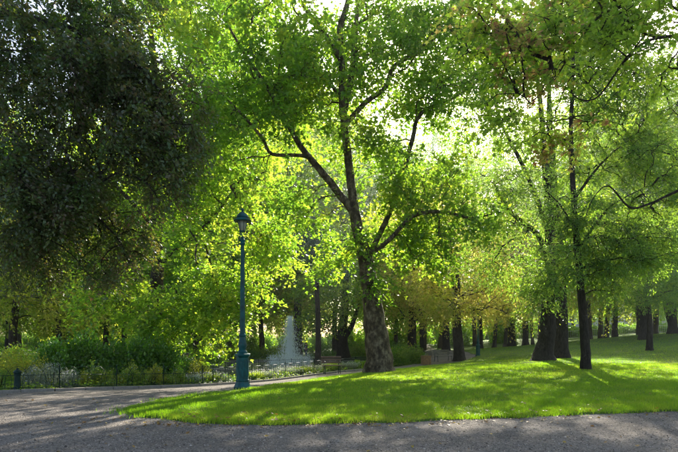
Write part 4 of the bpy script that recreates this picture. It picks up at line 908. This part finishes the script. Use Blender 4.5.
bench('slatted bench beside the path in front of the fountain railing', on(x, y), R(10), M['wood'], 1.0 + .05)
x, y = (443 - HX) * 38.5 / FPX, 38.5
bench('pale slatted bench by the path right of the litter bin', on(x, y), R(20), M['stone'], 1.5)
q = base_at(426, 365, 35)
root = empty('litter_bin', tuple(q), R(12)); tag(root, 'square rusty brown litter bin beside the path', 'bin')
for k_ in range(4):
    for s_ in range(4):
        bm = bmesh.new(); box(bm, (-.195 + s_ * .13, -.265, .34), (.122, .03, .56)); o = from_bm('panel_board', bm, M['rust'], root); o.rotation_euler = (0, 0, R(90 * k_))
bm = bmesh.new(); box(bm, (0, 0, .31), (.48, .48, .52)); from_bm('liner', bm, M['iron'], root)
bm = bmesh.new(); box(bm, (0, 0, .645), (.6, .6, .05)); bmesh.ops.bevel(bm, geom=bm.edges[:], offset=.01, segments=1, affect='EDGES'); from_bm('lid', bm, M['rust'], root)

# ------------------------------------------------------------------ pond and fountain
PZ = float(tz(PC[0], PC[1])[0]) - .12
root = empty('fountain', (PC[0], PC[1], PZ)); tag(root, 'round pond fountain with a tall white water jet and low spray', 'fountain')
bm = bmesh.new()
ra = [(1.00, -.5), (1.00, .18), (1.012, .20), (1.05, .20), (1.06, .18), (1.06, -.5)]
n = 64; rings = [[bm.verts.new((PRX * r_ * math.cos(2 * math.pi * k_ / n), PRY * r_ * math.sin(2 * math.pi * k_ / n), z_)) for k_ in range(n)] for r_, z_ in ra]
for a_, b_ in zip(rings[:-1], rings[1:]):
    for k_ in range(n): bm.faces.new((a_[(k_ + 1) % n], a_[k_], b_[k_], b_[(k_ + 1) % n]))
from_bm('basin_rim', bm, M['stone'], root)
bm = bmesh.new(); vs = [bm.verts.new((PRX * 1.005 * math.cos(2 * math.pi * k_ / n), PRY * 1.005 * math.sin(2 * math.pi * k_ / n), 0)) for k_ in range(n)]; bm.faces.new(vs); o = from_bm('pond_water', bm, M['water'], root); 
def droplets(name, src, vel, n, tmax, size, seed, parent):
    r = np.random.default_rng(seed); t_ = (.30 + .70 * r.random(n)) if vel[2] == 0 else r.random(n)
    vx = r.normal(size=n) * vel[1]; vy = r.normal(size=n) * vel[1]; vz = vel[0] * (1 - .45 * r.random(n) ** 1.1) if vel[2] == 0 else vel[0] * r.uniform(.5, 1.0, n)
    T_ = 2 * vz / 9.81; tt = t_ * T_ * tmax
    ff = (tt / T_) ** 2.6 if vel[2] == 0 else 1.0
    P = np.c_[src[0] + vx * tt * ff, src[1] + vy * tt * ff, src[2] + vz * tt - 4.905 * tt ** 2]; W = np.c_[vx, vy, vz - 9.81 * tt]; W /= np.linalg.norm(W, axis=1)[:, None] + 1e-6
    P += r.normal(size=P.shape) * .03; sz = size * r.uniform(.4, 1.3, n)
    V, F, k = leaf_mesh(P, W, r.normal(size=P.shape), sz * 2.2, 'thin')
    return V, F
fx = (290 - HX) * 43 / FPX - PC[0]
acc = Acc(); V, F = droplets('j', (fx, 0, .05), (9.1, .62, 0), 9000, 1.0, .066, 1, root); acc.add(V, F)
mesh_np('water_jet', np.concatenate(acc.V), np.concatenate(acc.F), M['spray'], root)['kind'] = 'stuff'
acc = Acc()
for k_ in range(12):
    a_ = k_ * math.pi / 6; V, F = droplets('s', (fx + math.cos(a_) * 1.6, math.sin(a_) * 1.6, .03), (4.4, .5, 1), 420, 1.0, .05, 20 + k_, root); acc.add(V, F)
mesh_np('spray', np.concatenate(acc.V), np.concatenate(acc.F), M['spray'], root)['kind'] = 'stuff'
bm = bmesh.new(); lathe(bm, [(.22, -.4), (.22, .02), (.16, .06), (.06, .08), (.05, .16), (.0001, .16)], 14, (fx, 0, 0)); from_bm('nozzle', bm, M['iron'], root, True)

# ------------------------------------------------------------------ people
def person(name_label, loc, rz, joints, edges, cloth_top, cloth_bot, head, facing):
    """joints: name -> (pos, radius).  one skinned body, hair and clothes as children"""
    root = empty('person', loc, rz); tag(root, name_label, 'person')
    def skin(nm, keys, eds, mat, grow=1.0, first=0):
        me = bpy.data.meshes.new(nm); idx = {k_: i_ for i_, k_ in enumerate(keys)}
        me.from_pydata([joints[k_][0] for k_ in keys], [(idx[a_], idx[b_]) for a_, b_ in eds], []); o = bpy.data.objects.new(nm, me); C.objects.link(o); o.parent = root
        md = o.modifiers.new('s', 'SKIN')
        for i_, k_ in enumerate(keys):
            r_ = joints[k_][1] * grow; me.skin_vertices[0].data[i_].radius = (r_, r_)
        me.skin_vertices[0].data[first].use_root = True
        md.use_smooth_shade = True; o.modifiers.new('u', 'SUBSURF').levels = 1; o.modifiers['u'].render_levels = 1
        me.materials.append(mat); return o
    ks = list(joints); skin('body', ks, edges, M['skin'])
    top = ['hip', 'belly', 'chest', 'shL', 'elL', 'shR', 'elR']; skin('shirt', top, [('hip', 'belly'), ('belly', 'chest'), ('chest', 'shL'), ('shL', 'elL'), ('chest', 'shR'), ('shR', 'elR')], cloth_top, 1.18)
    bot = ['hip', 'hL', 'kL', 'aL', 'hR', 'kR', 'aR']; skin('trousers', bot, [('hip', 'hL'), ('hL', 'kL'), ('kL', 'aL'), ('hip', 'hR'), ('hR', 'kR'), ('kR', 'aR')], cloth_bot, 1.25)
    hp = Vector(joints['head'][0]); bm = bmesh.new(); bmesh.ops.create_uvsphere(bm, u_segments=14, v_segments=10, radius=.112, matrix=Matrix.Translation(hp + Vector((0, .018, .025))) @ Matrix.Diagonal((.92, 1, 1.05, 1)))
    bmesh.ops.delete(bm, geom=[v for v in bm.verts if v.co.z < hp.z - .02 and v.co.y < hp.y], context='VERTS'); from_bm('hair', bm, M['hair'], root, True)
    bm = bmesh.new(); bmesh.ops.create_cone(bm, segments=6, radius1=.018, radius2=.006, depth=.04, cap_ends=True, matrix=Matrix.Translation(hp + Vector((0, -.105, -.005))) @ Matrix.Rotation(R(90), 4, 'X')); from_bm('nose', bm, M['skin'], root, True)
    return root
E_ = [('hip', 'belly'), ('belly', 'chest'), ('chest', 'neck'), ('neck', 'head'), ('head', 'crown'), ('chest', 'shL'), ('shL', 'elL'), ('elL', 'wrL'), ('wrL', 'haL'), ('chest', 'shR'), ('shR', 'elR'), ('elR', 'wrR'), ('wrR', 'haR'),
      ('hip', 'hL'), ('hL', 'kL'), ('kL', 'aL'), ('aL', 'tL'), ('hip', 'hR'), ('hR', 'kR'), ('kR', 'aR'), ('aR', 'tR')]
J = {'hip': ((0, 0, .95), .13), 'belly': ((0, 0, 1.12), .12), 'chest': ((0, 0, 1.36), .14), 'neck': ((0, 0, 1.50), .055), 'head': ((0, -.01, 1.60), .095), 'crown': ((0, 0, 1.68), .07),
     'shL': ((-.18, 0, 1.40), .06), 'elL': ((-.24, .02, 1.14), .042), 'wrL': ((-.22, -.08, .92), .03), 'haL': ((-.21, -.11, .84), .025), 'shR': ((.18, 0, 1.40), .06), 'elR': ((.24, .03, 1.14), .042), 'wrR': ((.23, -.06, .92), .03), 'haR': ((.22, -.1, .84), .025),
     'hL': ((-.09, 0, .88), .095), 'kL': ((-.10, -.06, .50), .062), 'aL': ((-.10, .02, .09), .042), 'tL': ((-.10, -.15, .04), .032), 'hR': ((.09, 0, .88), .095), 'kR': ((.10, .0, .50), .062), 'aR': ((.11, .12, .10), .042), 'tR': ((.12, -.04, .04), .032)}
x, y = (306 - HX) * 54 / FPX, 54
person('person in dark blue clothes walking behind the fountain spray', on(x, y), R(60), J, E_, M['navy'], M['navy'], None, 0)
Js = dict(J); 
def sh(v, dz=-.50, dy=0): return (v[0], v[1] + dy, v[2] + dz)
for k_ in list(J): Js[k_] = (sh(J[k_][0], -.72 if k_ not in ('kL', 'aL', 'tL', 'kR', 'aR', 'tR') else 0), J[k_][1])
for k_, s_ in (('L', -1), ('R', 1)):
    Js['h' + k_] = ((s_ * .10, -.10, .18), .095); Js['k' + k_] = ((s_ * .16, -.50, .42), .062); Js['a' + k_] = ((s_ * .14, -.72, .09), .042); Js['t' + k_] = ((s_ * .14, -.90, .05), .032)
    Js['el' + k_] = ((s_ * .25, -.12, .44), .042); Js['wr' + k_] = ((s_ * .18, -.36, .44), .03); Js['ha' + k_] = ((s_ * .15, -.44, .45), .025)
Js['hip'] = ((0, 0, .17), .13)
x, y = (187 - HX) * 36 / FPX, 36
person('person in a pale lilac top sitting on the grass beyond the hedge', on(x, y, .25), R(70), Js, E_, M['lilac'], M['denim'], None, 0)

# ------------------------------------------------------------------ far railing and pale building beyond the trees
def building(label, x, y, wd, dp, fl, rz):
    zb = float(tz(x, y)[0]) - .3; root = empty('apartment_building', (x, y, zb), rz); tag(root, label, 'building')
    H = fl * 3.1 + .5; bm = bmesh.new(); nb = int(wd / 3); mod = wd / nb
    # facade with real openings: piers and spandrels
    for k_ in range(nb + 1): box(bm, (-wd / 2 + k_ * mod, .15, H / 2), (mod - 1.25 if 0 < k_ < nb else 1.2, .3, H))
    from_bm('pier_wall', bm, M['render_wall'], root)
    bm = bmesh.new()
    for f_ in range(fl + 1):
        z0 = 0 if f_ == 0 else f_ * 3.1 - .55; z1 = .95 if f_ == 0 else (f_ * 3.1 + .85 if f_ < fl else H)
        box(bm, (0, .17, (z0 + z1) / 2), (wd - .6, .22, z1 - z0))
    from_bm('spandrel_wall', bm, M['render_wall'], root)
    bm = bmesh.new(); box(bm, (0, dp / 2 + .35, H / 2), (wd, dp, H - .02)); from_bm('wall', bm, M['render_wall'], root)
    bm = bmesh.new(); box(bm, (0, dp / 2, H + .15), (wd + .6, dp + 1, .3)); box(bm, (0, dp / 2 + .4, H + 1.0), (wd - 1, dp - 1, 1.4)); from_bm('roof', bm, M['slate'], root)
    bm = bmesh.new(); box(bm, (0, 0, 0), (1.2, .05, 1.5)); w0 = from_bm('window', bm, M['window_dark'], root)
    bm = bmesh.new(); box(bm, (0, 0, 0), (1.25, .22, .09)); s0 = from_bm('window_sill', bm, M['stone'], root)
    first = True
    for f_ in range(fl):
        for k_ in range(nb):
            loc = (-wd / 2 + (k_ + .5) * mod, .24, f_ * 3.1 + 1.7)
            if first: a_, b_ = w0, s0; first = False
            else:
                a_, b_ = w0.copy(), s0.copy()
                for o in (a_, b_): C.objects.link(o); o.parent = root
            a_.location = loc; b_.location = (loc[0], -.02, loc[2] - .80)
building('pale rendered apartment block glimpsed behind the trees on the right', 78, 150, 42, 12, 5, R(-18))
building('pale rendered apartment block glimpsed behind the trees on the left', -66, 150, 40, 12, 5, R(14))
bm = bmesh.new(); L0, L1 = np.array((14., 92.)), np.array((62., 88.))
root = empty('park_railing', on(*L0)); tag(root, 'long pale metal railing closing the far side of the right lawn', 'railing')
nn = 150; bar = tube_obj('bar', [(0, 0, .1), (0, 0, .8), (0, 0, 1.5)], .02, M['render_wall'], root, 4)
ang = math.atan2(L1[1] - L0[1], L1[0] - L0[0]); Ls = np.linalg.norm(L1 - L0) / nn
rl = tube_obj('rail', [(-Ls * 2.52, 0, 0), (0, 0, 0), (Ls * 2.52, 0, 0)], .03, M['render_wall'], root, 4)
for k_ in range(nn + 1):
    p_ = L0 + (L1 - L0) * k_ / nn; q = bar if k_ == 0 else bar.copy()
    if k_: C.objects.link(q); q.parent = root
    z_ = tz(*p_)[0]; q.location = Vector((p_[0], p_[1], z_)) - root.location
    if k_ % 5 == 0 and k_ < nn:
        for hz in (.25, 1.4):
            pm = p_ + (L1 - L0) / nn * 2.5; q = rl if (k_ == 0 and hz == .25) else rl.copy()
            if q is not rl: C.objects.link(q); q.parent = root
            za, zb = tz(*p_)[0], tz(*(p_ + (L1 - L0) / nn * 5))[0]
            q.location = Vector((pm[0], pm[1], (za + zb) / 2 + hz)) - root.location; q.rotation_euler = (0, -math.atan2(zb - za, Ls * 5), ang)

# ------------------------------------------------------------------ thin air volume added to imitate the veil of sun flare
bm = bmesh.new(); box(bm, (0, 55, 22), (200, 150, 52)); hz = from_bm('flare_veil', bm, None); 
m, N, L = new_mat('flare_veil_air'); v = N.new('ShaderNodeVolumePrincipled'); v.inputs['Color'].default_value = (0.86, 0.93, 1.0, 1); v.inputs['Density'].default_value = 0.0005; v.inputs['Anisotropy'].default_value = 0.8
o = N.new('ShaderNodeOutputMaterial'); L.new(v.outputs[0], o.inputs['Volume']); hz.data.materials.append(m); tag(hz, 'thin bluish volume added to imitate the veil of sun flare', 'flare_veil', kind='stuff')
